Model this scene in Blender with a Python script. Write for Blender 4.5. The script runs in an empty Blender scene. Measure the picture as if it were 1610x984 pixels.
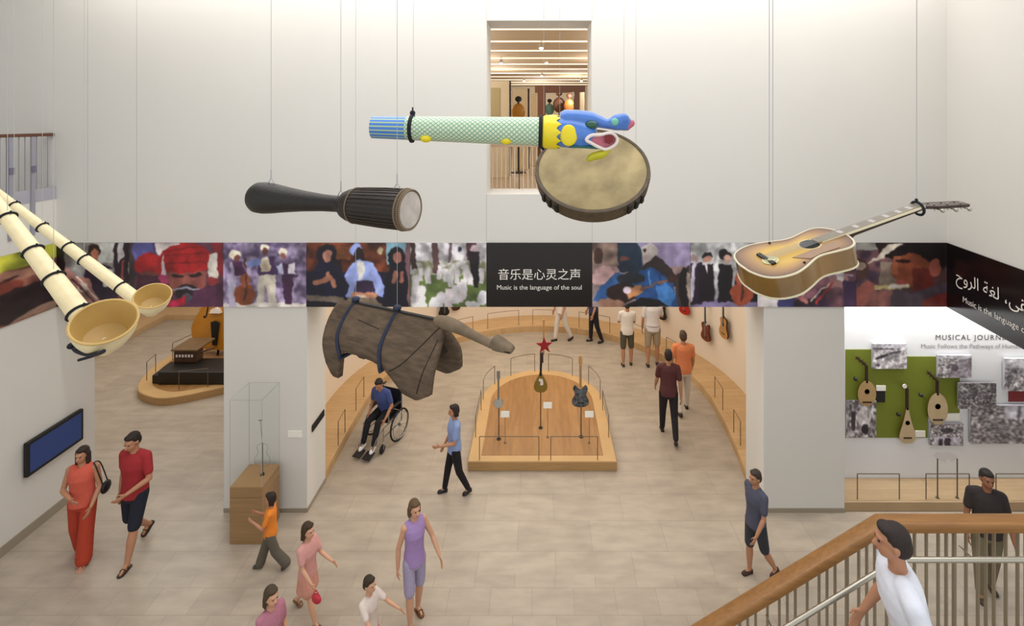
import bpy, bmesh, math, random
import numpy as np
from mathutils import Vector, Matrix

S = bpy.context.scene
C = S.collection
R = math.radians
PI = math.pi
W, H, FPX, VX, VY, EYE = 1610, 984, 770.0, 848.0, 190.0, 6.4

# ------------------------------------------------------------------ camera
cam_d = bpy.data.cameras.new('camera')
cam = bpy.data.objects.new('camera', cam_d); C.objects.link(cam)
cam.location = (0, 0, EYE); cam.rotation_euler = (PI/2, 0, 0)
cam_d.sensor_fit = 'HORIZONTAL'; cam_d.sensor_width = 36
cam_d.lens = FPX/W*36
cam_d.shift_x = -(VX-W/2)/W
cam_d.shift_y = -(H/2-VY)/W
cam_d.clip_start = 0.05; cam_d.clip_end = 200
S.camera = cam
S.view_settings.view_transform = 'Standard'
S.view_settings.look = 'None'
S.view_settings.gamma = 1
S.view_settings.use_curve_mapping = False
S.view_settings.exposure = 0.40

# ------------------------------------------------------------------ world and lights
world = bpy.data.worlds.new('world'); S.world = world; world.use_nodes = True
bg = world.node_tree.nodes['Background']
bg.inputs[0].default_value = (0.97, 0.97, 0.95, 1); bg.inputs[1].default_value = 0.78

def area(name, loc, size, power, col=(1, 1, 1), rot=(0, 0, 0), spread=PI):
    d = bpy.data.lights.new(name, 'AREA'); d.shape = 'RECTANGLE'
    d.size, d.size_y = size; d.energy = power; d.color = col; d.spread = spread
    o = bpy.data.objects.new(name, d); C.objects.link(o)
    o.location = loc; o.rotation_euler = rot
    return o
WARM = (1.0, 0.90, 0.77); NEU = (1.0, 0.95, 0.88); COOL = (0.88, 0.93, 1.0)
area('hall_fill_light', (0.2, 4.0, 10.6), (11, 5), 300, (0.97, 0.97, 1.0))  # broad fill lamp added under the solid hall ceiling
area('hall_cove_light', (-0.6, 7.35, 9.6), (14, 0.4), 150, NEU, (R(22), 0, 0))
area('gallery_light', (0, 12.0, 4.1), (6.5, 5.5), 165, WARM)
area('gallery_entry_light', (0, 9.3, 4.1), (6.5, 0.9), 34, NEU)
area('west_gallery_light', (-8.5, 12.4, 4.1), (6, 5.5), 150, NEU)
area('recess_light', (8.0, 8.34, 3.74), (6, 0.22), 100, (1, 0.98, 0.94), (R(20), 0, 0))

# ------------------------------------------------------------------ materials
def lin(c):
    out = []
    for v in c[:3]:
        v = v/255.0
        out.append(v/12.92 if v <= 0.04045 else ((v+0.055)/1.055)**2.4)
    return tuple(out)
MATS = {}
def mat(name, col, rough=0.6, metal=0.0, vary=0.0, scale=8.0, stretch=(1, 1, 1), bump=0.0, col2=None, emit=0, trans=0, ior=1.45, coords='Object', alpha=1, coat=0):
    if name in MATS: return MATS[name]
    m = bpy.data.materials.new(name); m.use_nodes = True
    nt = m.node_tree; b = nt.nodes['Principled BSDF']
    c = lin(col)
    b.inputs['Base Color'].default_value = (*c, 1)
    b.inputs['Roughness'].default_value = rough
    b.inputs['Metallic'].default_value = metal
    b.inputs['IOR'].default_value = ior
    if coat: b.inputs['Coat Weight'].default_value = coat; b.inputs['Coat Roughness'].default_value = 0.08
    if trans: b.inputs['Transmission Weight'].default_value = trans
    if emit:
        b.inputs['Emission Color'].default_value = (*c, 1); b.inputs['Emission Strength'].default_value = emit
    if vary or bump or col2:
        tc = nt.nodes.new('ShaderNodeTexCoord'); mp = nt.nodes.new('ShaderNodeMapping')
        mp.inputs['Scale'].default_value = stretch
        nz = nt.nodes.new('ShaderNodeTexNoise'); nz.inputs['Scale'].default_value = scale
        nz.inputs['Detail'].default_value = 5
        nt.links.new(tc.outputs[coords], mp.inputs[0]); nt.links.new(mp.outputs[0], nz.inputs['Vector'])
        if vary or col2:
            cr = nt.nodes.new('ShaderNodeValToRGB')
            c2 = lin(col2) if col2 else tuple(v*(1-vary) for v in c)
            c1 = c if col2 else tuple(min(1, v*(1+vary*0.6)) for v in c)
            cr.color_ramp.elements[0].position = 0.3; cr.color_ramp.elements[1].position = 0.7
            cr.color_ramp.elements[0].color = (*c2, 1); cr.color_ramp.elements[1].color = (*c1, 1)
            nt.links.new(nz.outputs['Fac'], cr.inputs[0]); nt.links.new(cr.outputs[0], b.inputs['Base Color'])
        if bump:
            bp = nt.nodes.new('ShaderNodeBump'); bp.inputs['Strength'].default_value = bump; bp.inputs['Distance'].default_value = 0.01
            nt.links.new(nz.outputs['Fac'], bp.inputs['Height']); nt.links.new(bp.outputs[0], b.inputs['Normal'])
    MATS[name] = m
    return m

def brick_mat(name, c1, c2, cm, bw, rh, offset, shift, rough, mortar=0.004, noise=0.12, stretch=(1, 1, 1), swap=False, nscale=1.3):
    m = bpy.data.materials.new(name); m.use_nodes = True; nt = m.node_tree; b = nt.nodes['Principled BSDF']
    tc = nt.nodes.new('ShaderNodeTexCoord'); mp = nt.nodes.new('ShaderNodeMapping')
    mp.inputs['Location'].default_value = shift
    if swap: mp.inputs['Rotation'].default_value = (0, 0, PI/2)
    br = nt.nodes.new('ShaderNodeTexBrick'); br.offset = offset; br.inputs['Scale'].default_value = 1
    br.inputs['Brick Width'].default_value = bw; br.inputs['Row Height'].default_value = rh
    br.inputs['Mortar Size'].default_value = mortar; br.inputs['Mortar Smooth'].default_value = 0.3
    br.inputs['Color1'].default_value = (*lin(c1), 1); br.inputs['Color2'].default_value = (*lin(c2), 1); br.inputs['Mortar'].default_value = (*lin(cm), 1)
    nt.links.new(tc.outputs['Object'], mp.inputs[0]); nt.links.new(mp.outputs[0], br.inputs['Vector'])
    mp2 = nt.nodes.new('ShaderNodeMapping'); mp2.inputs['Scale'].default_value = stretch
    nz = nt.nodes.new('ShaderNodeTexNoise'); nz.inputs['Scale'].default_value = nscale; nz.inputs['Detail'].default_value = 6
    nt.links.new(tc.outputs['Object'], mp2.inputs[0]); nt.links.new(mp2.outputs[0], nz.inputs['Vector'])
    mr = nt.nodes.new('ShaderNodeMapRange'); mr.inputs['From Min'].default_value = 0.3; mr.inputs['From Max'].default_value = 0.7
    mr.inputs['To Min'].default_value = 1-noise; mr.inputs['To Max'].default_value = 1+noise
    nt.links.new(nz.outputs['Fac'], mr.inputs['Value'])
    mx = nt.nodes.new('ShaderNodeVectorMath'); mx.operation = 'SCALE'
    nt.links.new(br.outputs['Color'], mx.inputs[0]); nt.links.new(mr.outputs[0], mx.inputs['Scale'])
    nt.links.new(mx.outputs[0], b.inputs['Base Color'])
    b.inputs['Roughness'].default_value = rough
    MATS[name] = m
    return m

M_wall = mat('white_plaster', (214, 212, 207), 0.75, vary=0.015, scale=0.8)
M_wall_warm = mat('gallery_plaster', (228, 214, 196), 0.8)
M_floor = brick_mat('limestone_tiles', (171, 159, 144), (163, 151, 136), (148, 136, 121), 1.125, 0.56, 0.5, (0.33, 0.0, 0), 0.38, 0.004, 0.13, (0.7, 2.0, 1), nscale=3.0)
M_floor2 = brick_mat('limestone_tiles_small', (171, 159, 144), (163, 151, 136), (148, 136, 121), 0.56, 0.373, 0.43, (0.1, 0.0, 0), 0.38, 0.004, 0.13, (0.7, 2.0, 1), nscale=3.0)
M_base = mat('stone_skirting', (150, 140, 124), 0.5)
M_oak = brick_mat('oak_boards', (196, 152, 98), (184, 140, 86), (140, 98, 56), 1.8, 0.14, 0.37, (0, 0, 0), 0.42, 0.0012, 0.1, (1.5, 12, 1), nscale=2.0)
M_oakd = brick_mat('oak_boards_inner', (164, 122, 74), (150, 108, 62), (124, 88, 50), 2.2, 0.19, 0.4, (0, 0, 0), 0.4, 0.0015, 0.14, (9, 1.2, 1), swap=True, nscale=2.0)
M_oakedge = mat('oak_edge', (176, 140, 92), 0.45, vary=0.12, scale=3, stretch=(1, 1, 12))
M_oakv = mat('oak_veneer', (152, 120, 82), 0.45, vary=0.16, scale=3, stretch=(0.6, 0.6, 9))
M_rail = mat('handrail_oak', (146, 102, 54), 0.35, vary=0.2, scale=4, stretch=(0.8, 10, 10))
M_steel = mat('brushed_steel', (176, 172, 160), 0.3, 0.9)
M_bal = mat('baluster_steel', (140, 131, 112), 0.4, 0.4)
M_rod = mat('barrier_rod', (112, 98, 82), 0.4, 0.5)
M_black = mat('matte_black', (18, 17, 18), 0.5)
M_rope = mat('black_rope', (22, 26, 36), 0.8, vary=0.3, scale=60)
M_wire = mat('steel_wire', (178, 180, 184), 0.5, 0.1)
M_white = mat('white_card', (238, 236, 228), 0.6)
M_glass = bpy.data.materials.new('clear_glass'); M_glass.use_nodes = True
_t = M_glass.node_tree; _t.nodes.remove(_t.nodes['Principled BSDF'])
_a = _t.nodes.new('ShaderNodeBsdfTransparent'); _b = _t.nodes.new('ShaderNodeBsdfGlossy'); _m = _t.nodes.new('ShaderNodeMixShader')
_a.inputs[0].default_value = (.995, .998, .995, 1); _b.inputs['Roughness'].default_value = .02; _m.inputs[0].default_value = .010
_t.links.new(_a.outputs[0], _m.inputs[1]); _t.links.new(_b.outputs[0], _m.inputs[2]); _t.links.new(_m.outputs[0], _t.nodes['Material Output'].inputs[0])
M_txt = mat('white_lettering', (232, 228, 222), 0.6)
M_dark = mat('dark_panel', (22, 16, 15), 0.22)

# ------------------------------------------------------------------ helpers
def P(x, y, Y):
    return Vector(((x-VX)*Y/FPX, Y, EYE-(y-VY)*Y/FPX))

def catmull(pts, n=6, closed=False):
    pts = [Vector(p) for p in pts]; N = len(pts); out = []
    rng = range(N if closed else N-1)
    for i in rng:
        if closed: a, b, c, d = pts[i-1], pts[i], pts[(i+1) % N], pts[(i+2) % N]
        else: a, b, c, d = pts[max(i-1, 0)], pts[i], pts[i+1], pts[min(i+2, N-1)]
        for k in range(n):
            t = k/n
            out.append(0.5*((2*b)+(c-a)*t+(2*a-5*b+4*c-d)*t*t+(3*b-a-3*c+d)*t**3))
    if not closed: out.append(pts[-1])
    return out

class MB:
    def __init__(s): s.v = []; s.f = []
    def add(s, vs, fs):
        o = len(s.v); s.v += [Vector(v) for v in vs]; s.f += [tuple(i+o for i in f) for f in fs]; return s
    def box(s, x0, y0, z0, x1, y1, z1):
        if x1 < x0: x0, x1 = x1, x0
        if y1 < y0: y0, y1 = y1, y0
        if z1 < z0: z0, z1 = z1, z0
        return s.add([(x0,y0,z0),(x1,y0,z0),(x1,y1,z0),(x0,y1,z0),(x0,y0,z1),(x1,y0,z1),(x1,y1,z1),(x0,y1,z1)],
                     [(0,3,2,1),(4,5,6,7),(0,1,5,4),(1,2,6,5),(2,3,7,6),(3,0,4,7)])
    def obox(s, c, u, v, n, a, b, d):
        c, u, v, n = Vector(c), Vector(u).normalized(), Vector(v).normalized(), Vector(n).normalized()
        vs = [c+u*a*i+v*b*j+n*d*k for k in (-1, 1) for j in (-1, 1) for i in (-1, 1)]
        return s.add(vs, [(0,2,3,1),(4,5,7,6),(0,1,5,4),(1,3,7,5),(3,2,6,7),(2,0,4,6)])
    def prism(s, poly, n, closed=True):
        poly = [Vector(p) for p in poly]; n = Vector(n); N = len(poly)
        vs = poly+[p+n for p in poly]
        fs = [tuple(reversed(range(N))), tuple(range(N, 2*N))]+[(i, (i+1) % N, (i+1) % N+N, i+N) for i in range(N)]
        return s.add(vs, fs)
    def rings(s, rings, cap=True, close=True):
        n = len(rings[0]); vs = [p for r in rings for p in r]; fs = []
        for i in range(len(rings)-1):
            for j in range(n if close else n-1):
                k = (j+1) % n
                fs.append((i*n+j, i*n+k, (i+1)*n+k, (i+1)*n+j))
        if cap:
            fs.append(tuple(reversed(range(n)))); m = (len(rings)-1)*n; fs.append(tuple(range(m, m+n)))
        return s.add(vs, fs)
    def tube(s, path, r, n=8, closed=False, cap=True):
        path = [Vector(p) for p in path]; N = len(path)
        rs = r if isinstance(r, (list, tuple)) else [r]*N
        prev = None; rg = []
        for i, p in enumerate(path):
            if closed: t = (path[(i+1) % N]-path[i-1])
            else: t = path[min(i+1, N-1)]-path[max(i-1, 0)]
            t.normalize()
            if prev is None:
                a = Vector((0, 0, 1)) if abs(t.z) < 0.9 else Vector((1, 0, 0))
                u = t.cross(a).normalized()
            else:
                u = (prev-t*prev.dot(t)).normalized()
            prev = u; w = t.cross(u)
            rg.append([p+(u*math.cos(2*PI*k/n)+w*math.sin(2*PI*k/n))*rs[i] for k in range(n)])
        if closed:
            rg.append(rg[0]); return s.rings(rg, cap=False)
        return s.rings(rg, cap)
    def lathe(s, prof, o=(0, 0, 0), ax=(0, 0, 1), n=24, cap=True, up=None):
        o = Vector(o); ax = Vector(ax).normalized()
        a = Vector((0, 0, 1)) if abs(ax.z) < 0.9 else Vector((1, 0, 0))
        u = ax.cross(a).normalized(); w = ax.cross(u)
        return s.rings([[o+ax*t+(u*math.cos(2*PI*k/n)+w*math.sin(2*PI*k/n))*max(r, 1e-4) for k in range(n)] for t, r in prof], cap)
    def ell(s, c, r, rot=None, nu=16, nv=10):
        c = Vector(c); vs = []; fs = []
        M = rot.to_matrix() if hasattr(rot, 'to_matrix') else (rot or Matrix.Identity(3))
        rg = []
        for i in range(nv+1):
            th = PI*i/nv
            st, ct = max(math.sin(th), 1e-3), math.cos(th)
            rg.append([c+M @ Vector((r[0]*st*math.cos(2*PI*j/nu), r[1]*st*math.sin(2*PI*j/nu), -r[2]*ct)) for j in range(nu)])
        return s.rings(rg, True)
    def cone(s, a, b, ra, rb, n=12):      # capsule with two radii
        a, b = Vector(a), Vector(b); d = b-a; L = d.length; d.normalize()
        prof = [(-ra*math.cos(t), ra*math.sin(t)) for t in (0.05, 0.5, 1.0, 1.57)]+[(L+rb*math.cos(t), rb*math.sin(t)) for t in (1.57, 1.0, 0.5, 0.05)]
        return s.lathe(prof, a, d, n)
    def mesh(s, name, off=Vector((0, 0, 0))):
        me = bpy.data.meshes.new(name)
        me.from_pydata([tuple(v-off) for v in s.v], [], s.f); me.update()
        return me

def tag(o, label=None, cat=None, group=None, kind=None):
    if label: o['label'] = label
    if cat: o['category'] = cat
    if group: o['group'] = group
    if kind: o['kind'] = kind
    return o
def thing(name, label, cat, loc=(0, 0, 0), rz=0, group=None):
    o = bpy.data.objects.new(name, None); C.objects.link(o); o.empty_display_size = 0.1
    o.location = loc; o.rotation_euler = (0, 0, rz)
    return tag(o, label, cat, group)
def root_of(p):
    while p.parent: p = p.parent
    return p
def obj(name, mb, m, parent=None, smooth=True, bevel=0, local=False, label=None, angle=35, recalc=True, solid=0, cat=None, group=None):
    off = Vector((0, 0, 0))
    if parent is not None and not local: off = Vector(root_of(parent).location)
    me = mb.mesh(name, off)
    if recalc:
        bm = bmesh.new(); bm.from_mesh(me); bmesh.ops.recalc_face_normals(bm, faces=bm.faces); bm.to_mesh(me); bm.free()
    if smooth:
        me.polygons.foreach_set('use_smooth', [True]*len(me.polygons)); me.set_sharp_from_angle(angle=R(angle))
    if m is not None: me.materials.append(m)
    o = bpy.data.objects.new(name, me); C.objects.link(o)
    if parent is not None: o.parent = parent
    if solid:
        sd = o.modifiers.new('solid', 'SOLIDIFY'); sd.thickness = solid; sd.offset = 0
    if bevel:
        bv = o.modifiers.new('bevel', 'BEVEL'); bv.width = bevel; bv.segments = 2; bv.limit_method = 'ANGLE'
    return tag(o, label, cat, group)
def struct(name, mb, m, **k):
    o = obj(name, mb, m, smooth=False, **k); o['kind'] = 'structure'; return o
def kids(o): return [c for c in C.objects if c.parent == o]
def dup(root, loc, rz=None, label=None, group=None):
    def cp(o, par):
        c = o.copy(); C.objects.link(c)
        if par is not None: c.parent = par
        for k in kids(o): cp(k, c)
        return c
    r = cp(root, None); r.location = loc
    if rz is not None: r.rotation_euler = (0, 0, rz)
    if label: r['label'] = label
    if group: r['group'] = group
    return r
def fuse(mb, voxel, name, m, parent, smooth=4, local=True, label=None):
    me = mb.mesh(name)
    t = bpy.data.objects.new('tmp', me); C.objects.link(t)
    r = t.modifiers.new('r', 'REMESH'); r.mode = 'VOXEL'; r.voxel_size = voxel; r.use_smooth_shade = True
    if smooth:
        q = t.modifiers.new('s', 'SMOOTH'); q.iterations = smooth; q.factor = 0.5
    dg = bpy.context.evaluated_depsgraph_get(); ev = t.evaluated_get(dg)
    nm = bpy.data.meshes.new_from_object(ev); nm.name = name
    bpy.data.objects.remove(t); bpy.data.meshes.remove(me)
    nm.materials.clear(); nm.materials.append(m)
    nm.polygons.foreach_set('use_smooth', [True]*len(nm.polygons))
    o = bpy.data.objects.new(name, nm); C.objects.link(o); o.parent = parent
    if label: o['label'] = label
    return o
def text(name, string, o, u, v, m, parent, width=None, height=None, align='L', depth=0.004, bold=0, spacing=1.0):
    cu = bpy.data.curves.new('t', 'FONT'); cu.body = string; cu.size = 1; cu.extrude = 0; cu.offset = bold; cu.space_character = spacing
    cu.resolution_u = 3
    t = bpy.data.objects.new('t', cu); C.objects.link(t)
    dg = bpy.context.evaluated_depsgraph_get(); me = bpy.data.meshes.new_from_object(t.evaluated_get(dg))
    vs = np.array([list(p.co) for p in me.vertices]); fs = [tuple(p.vertices) for p in me.polygons]
    bpy.data.objects.remove(t); bpy.data.curves.remove(cu); bpy.data.meshes.remove(me)
    x0, x1 = vs[:, 0].min(), vs[:, 0].max(); y0, y1 = vs[:, 1].min(), vs[:, 1].max()
    sc = width/(x1-x0) if width else height/(y1-y0)
    u, v = Vector(u).normalized(), Vector(v).normalized(); n = u.cross(v)
    ax = {'L': x0, 'C': (x0+x1)/2, 'R': x1}[align]; ay = (y0+y1)/2
    mb = MB(); mb.add([Vector(o)+u*(p[0]-ax)*sc+v*(p[1]-ay)*sc+n*depth for p in vs], fs)
    return obj(name, mb, m, parent, smooth=False, recalc=False)
def cable(parent, top, bottom, r=0.0015, name='suspension_cable'):
    return obj(name, MB().tube([top, bottom], r, 6), M_wire, parent)

random.seed(4); rs = np.random.RandomState(5)
# ================================================================== the setting
D, D2 = 8.01, 8.70                         # front and back face of the pierced wall
XL, XR = -7.90, 6.67
ZL, ZF0, ZF1 = 3.37, 3.365, 4.41           # lintel, picture band
TOP = 10.8
mb = MB().add([(-14, 6.91, 0), (16, 6.91, 0), (16, 19, 0), (-14, 19, 0)], [(0, 1, 2, 3)])
mb.add([(-14, 6.91, -.1), (16, 6.91, -.1), (16, 19, -.1), (-14, 19, -.1)], [(0, 3, 2, 1)])
struct('floor', mb, M_floor)
mb = MB().add([(-14, -4, 0), (16, -4, 0), (16, 6.91, 0), (-14, 6.91, 0)], [(0, 1, 2, 3)])
mb.add([(-14, -4, -.1), (16, -4, -.1), (16, 6.91, -.1), (-14, 6.91, -.1)], [(0, 3, 2, 1)])
struct('floor', mb, M_floor2)

wx0, wx1, wz0, wz1 = -0.863, 0.853, 5.20, 8.04
mb = MB()
mb.box(-11, D, ZL, wx0, D2, TOP); mb.box(wx1, D, ZL, 4.99, D2, TOP)
mb.box(4.99, D, ZL, 11.5, 8.2, TOP)
mb.box(wx0, D, ZL, wx1, D2, wz0); mb.box(wx0, D, wz1, wx1, D2, TOP)
mb.box(-5.16, D, 0, -3.80, D2, ZL); mb.box(3.67, D, 0, 4.99, D2, ZL)
struct('wall_front', mb, M_wall)
mb = MB()                                                   # thin recessed joints between wall boards
for px in (138, 215, 765, 931, 1000):
    x = (px-VX)*D/FPX
    if px in (765, 931): mb.box(x-.003, D-.0015, ZF1+.02, x+.003, D+.01, wz0); mb.box(x-.003, D-.0015, wz1, x+.003, D+.01, TOP)
    else: mb.box(x-.003, D-.0015, ZF1+.02, x+.003, D+.01, TOP)
struct('trim_1', mb, mat('joint_shadow', (176, 175, 170), 0.9))
struct('baseboard_front', MB().box(-5.16, D-.012, 0, -3.80, D, .07).box(3.67, D-.012, 0, 4.99, D, .07).box(-3.80, D, 0, -3.788, D2, .07).box(3.658, D, 0, 3.67, D2, .07), M_base)

struct('wall_left', MB().box(XL-.35, -1, 0, XL, D2, 5.13), M_wall)
struct('baseboard_left', MB().box(XL, -1, 0, XL+.015, D2, .15), M_base)
struct('floor', MB().box(-11, -1, 5.131, XL, D, 5.21), mat('landing_floor', (170, 168, 172), 0.5))
struct('wall_left', MB().box(-11.2, -1, 5.13, -10.9, D, TOP), M_wall)
# right wall hangs above the opening, splayed a little
sd = Vector((-.1416, -1, 0)).normalized(); sn = Vector((sd.y, -sd.x, 0)) * -1   # along the wall to the camera; outward
sn = Vector((1, -.1416, 0)).normalized()
a = Vector((XR, D, 0)); b = a+sd*5.0
def wallpoly(z0, z1, th=.3):
    q = [a, b, b+sn*th, a+sn*th]
    return MB().prism([Vector((p.x, p.y, z0)) for p in q], (0, 0, z1-z0))
struct('wall_right', wallpoly(ZL, TOP), M_wall)
struct('wall_right', MB().box(11.3, -1, 0, 11.5, 8.7, ZL), M_wall)
struct('ceiling', MB().prism([(a.x+.29, D-.01, ZL+.02), (b.x+.29, b.y, ZL+.02), (11.3, b.y, ZL+.02), (11.3, D-.01, ZL+.02)], (0, 0, .2)), M_wall)
struct('ceiling', MB().box(-11.2, -1, TOP, 8.5, 8.7, TOP+.2), mat('hall_ceiling', (225, 222, 215), .8))
struct('wall_back', MB().box(4.99, 8.58, 0, 11.5, 8.7, 3.95).box(4.99, 8.2, 3.95, 11.5, 8.7, 4.05), mat('recess_plaster', (226, 228, 232), .7))

# ground floor galleries
struct('ceiling', MB().box(-14, D2, 4.3, 14, 18.5, 4.9), M_wall)
def arc(cx, cy, r, a0, a1, n, z=0):
    return [Vector((cx+r*math.sin(R(a0+(a1-a0)*i/n)), cy+r*math.cos(R(a0+(a1-a0)*i/n)), z)) for i in range(n+1)]
RI, RO = 3.87, 4.70
yi = [(3.67, D2), (3.76, 9.3), (3.84, 10.1)]
inner = [Vector((-x, y, 0)) for x, y in ((3.80, D2), (3.83, 9.3), (3.86, 10.1))]+arc(0, 11, RI, -90, 90, 40)+[Vector((x, y, 0)) for x, y in reversed(yi)]
yo = [(4.45, D2), (4.60, 9.5), (4.68, 10.3)]
outer = [Vector((-x, y, 0)) for x, y in yo]+arc(0, 11, RO, -90, 90, 40)+[Vector((x, y, 0)) for x, y in reversed(yo)]
outer2 = [p+(p-Vector((0, 10.5, 0))).normalized()*.15 for p in outer]
up = lambda L, z: [Vector((p.x, p.y, z)) for p in L]
mb = MB().rings([up(outer, 0), up(outer, 4.35), up(outer2, 4.35), up(outer2, 0)], cap=False, close=False)
wb = struct('wall_back', mb, M_wall_warm); wb.data.polygons.foreach_set('use_smooth', [True]*len(wb.data.polygons)); wb.data.set_sharp_from_angle(angle=R(40))
mb = MB().rings([up(inner, 0), up(inner, .17), up(outer, .17)], cap=False, close=False)
mb.rings([up([p-(p-Vector((0, 10.5, 0))).normalized()*.006 for p in inner], 0.0), up([p-(p-Vector((0, 10.5, 0))).normalized()*.006 for p in inner], .05)], cap=False, close=False)
deck = brick_mat('oak_deck', (200, 166, 122), (190, 155, 110), (146, 110, 72), 1.6, 0.3, 0.5, (0, 0, 0), .45, .0015, .08, (2, 9, 1), nscale=1.6)
obj('curved_display_deck', mb, deck, smooth=True, label='long curved oak display deck running around the foot of the gallery wall', cat='display platform')
# west gallery shell
struct('wall_left', MB().box(-13.1, 8.3, 0, -12.9, 16.8, 4.3), M_wall_warm)
struct('wall_back', MB().box(-12.9, 16.6, 0, -4.9, 16.8, 4.3), M_wall_warm)
struct('wall_left', MB().box(-12.9, D2-.3, 0, XL-.35, D2, 4.3), M_wall)
mb = MB().prism([(-12, 9.2, 0), (-12, 15.74, 0), (-6.0, 15.74, 0), (-6.0, 16.6, 0), (-12.9, 16.6, 0), (-12.9, 9.2, 0)], (0, 0, .17))
obj('corner_display_deck', mb, mat('oak_deck_plain', (198, 166, 124), .45, vary=.07, scale=2, stretch=(6, 1, 1)), smooth=False, bevel=.006, label='straight oak display deck turning a corner along the west gallery walls behind the horns', cat='display platform')
# right recess deck
mb = MB().prism([(4.995, 8.03, 0), (11.2, 8.03, 0), (11.2, 8.575, 0), (4.995, 8.575, 0)], (0, 0, .15))
deck2 = brick_mat('oak_deck_pale', (176, 150, 116), (166, 140, 106), (128, 102, 74), 1.9, 0.3, 0.5, (0, 0.1, 0), .45, .0015, .08, (1.2, 12, 1), nscale=1.6)
obj('recess_display_deck', mb, deck2, smooth=False, bevel=.006, label='straight pale oak display deck under the white wall of lutes and photographs', cat='display platform')

# upstairs gallery seen through the opening
UF = 5.0
struct('floor', MB().box(-5, D2, 4.9, 5, 27, UF), mat('upper_floor', (170, 150, 125), .5))
mu = mat('upper_plaster', (218, 206, 184), .8)
struct('wall_back', MB().box(-5, 27, UF, 5, 27.2, 8.6), mu)
struct('wall_left', MB().box(-5.2, D2, UF, -5, 27, 8.6), mu)
struct('wall_right', MB().box(5, D2, UF, 5.2, 27, 8.6), mu)
struct('ceiling', MB().box(-5, D2, 8.3, 5, 27.2, 8.5), mat('upper_soffit', (178, 156, 126), .8))
M_strip = mat('beam_edge_glow', (255, 236, 205), .5, emit=.9)  # glow stands in for light caught along the ceiling beam edges
for i in range(11):
    y = 10.05+i*1.55
    ls = tag(obj('lit_beam_edge', MB().box(-4.9, y, 8.27, 4.9, y+.035, 8.299), M_strip, smooth=False), 'thin glowing strip standing in for a lit beam edge across the upper gallery ceiling', 'light', 'glowing beam edges on the upper gallery ceiling')
# ================================================================== picture band: printed panels, each a grid with a painted colour attribute
M_print = bpy.data.materials.new('printed_photo'); M_print.use_nodes = True
_n = M_print.node_tree.nodes.new('ShaderNodeVertexColor'); _n.layer_name = 'print'
M_print.node_tree.links.new(_n.outputs[0], M_print.node_tree.nodes['Principled BSDF'].inputs['Base Color'])
M_print.node_tree.nodes['Principled BSDF'].inputs['Roughness'].default_value = 0.45

def fnoise(w, h, cells, seed):
    r = np.random.RandomState(seed); g = r.rand(cells+2, int(cells*w/h)+3)
    yy = np.linspace(0, cells, h); xx = np.linspace(0, cells*w/h, w)
    yi, xi = yy.astype(int), xx.astype(int); fy, fx = (yy-yi)[:, None], (xx-xi)[None, :]
    g00 = g[yi][:, xi]; g01 = g[yi][:, xi+1]; g10 = g[yi+1][:, xi]; g11 = g[yi+1][:, xi+1]
    return (g00*(1-fx)+g01*fx)*(1-fy)+(g10*(1-fx)+g11*fx)*fy

def paint(w, h, base, ops, seed=1, grain=.10):
    X, Y = np.meshgrid(np.linspace(0, 1, w), np.linspace(0, 1, h)); asp = w/h
    X = X+(fnoise(w, h, 9, seed+501)-.5)*.045/asp+(fnoise(w, h, 22, seed+502)-.5)*.03/asp; Y = Y+(fnoise(w, h, 9, seed+503)-.5)*.045+(fnoise(w, h, 22, seed+504)-.5)*.03; X = np.clip(X, 0, 1); Y = np.clip(Y, 0, 1)
    im = np.ones((h, w, 3))*np.array(base, float)
    for k, op in enumerate(ops):
        t = op[0]
        if t == 'r': m = (X >= op[1]) & (X <= op[3]) & (Y >= op[2]) & (Y <= op[4]); col = op[5]
        elif t == 'e':
            m = ((X-op[1])/op[3])**2+((Y-op[2])/op[4])**2 <= 1; col = op[5]
        elif t == 'p':
            pts = op[1]; col = op[2]; m = np.zeros_like(X, bool); j = len(pts)-1
            for i in range(len(pts)):
                xi, yi = pts[i]; xj, yj = pts[j]
                if yi != yj:
                    m ^= ((yi > Y) != (yj > Y)) & (X < (xj-xi)*(Y-yi)/(yj-yi)+xi)
                j = i
        elif t == 'l':                                   # thick line
            (x0, y0), (x1, y1), th, col = op[1], op[2], op[3], op[4]
            dx, dy = (x1-x0)*asp, y1-y0; L = dx*dx+dy*dy+1e-9
            tt = np.clip(((X-x0)*asp*dx+(Y-y0)*dy)/L, 0, 1)
            m = np.hypot((X-x0)*asp-tt*dx, (Y-y0)-tt*dy) <= th
        elif t == 'n':                                   # mottled area between two colours
            m = (X >= op[1]) & (X <= op[3]) & (Y >= op[2]) & (Y <= op[4])
            q = np.clip((fnoise(w, h, op[7], seed+k)*.6+fnoise(w, h, op[7]*2, seed+k+9)*.4-.5)*3+.5, 0, 1)[..., None]
            im = np.where(m[..., None], np.array(op[5])*(1-q)+np.array(op[6])*q, im); continue
        im[m] = col
    lo = fnoise(w, h, 5, seed+77)[..., None]*.6+fnoise(w, h, 12, seed+78)[..., None]*.4; im = im*(.62+.76*lo)
    g = 1+grain*((fnoise(w, h, 14, seed)-.5)*2*.7+(fnoise(w, h, 40, seed+3)-.5)*2*.6)
    im = im*g[..., None]
    # slight softness of an enlarged print
    for _ in range(3):
        p = np.pad(im, ((1, 1), (1, 1), (0, 0)), 'edge'); im = (p[:-2, 1:-1]+p[2:, 1:-1]+p[1:-1, :-2]+p[1:-1, 2:]+2*p[1:-1, 1:-1])/6
    return np.clip(im, 0, 255)

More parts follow.
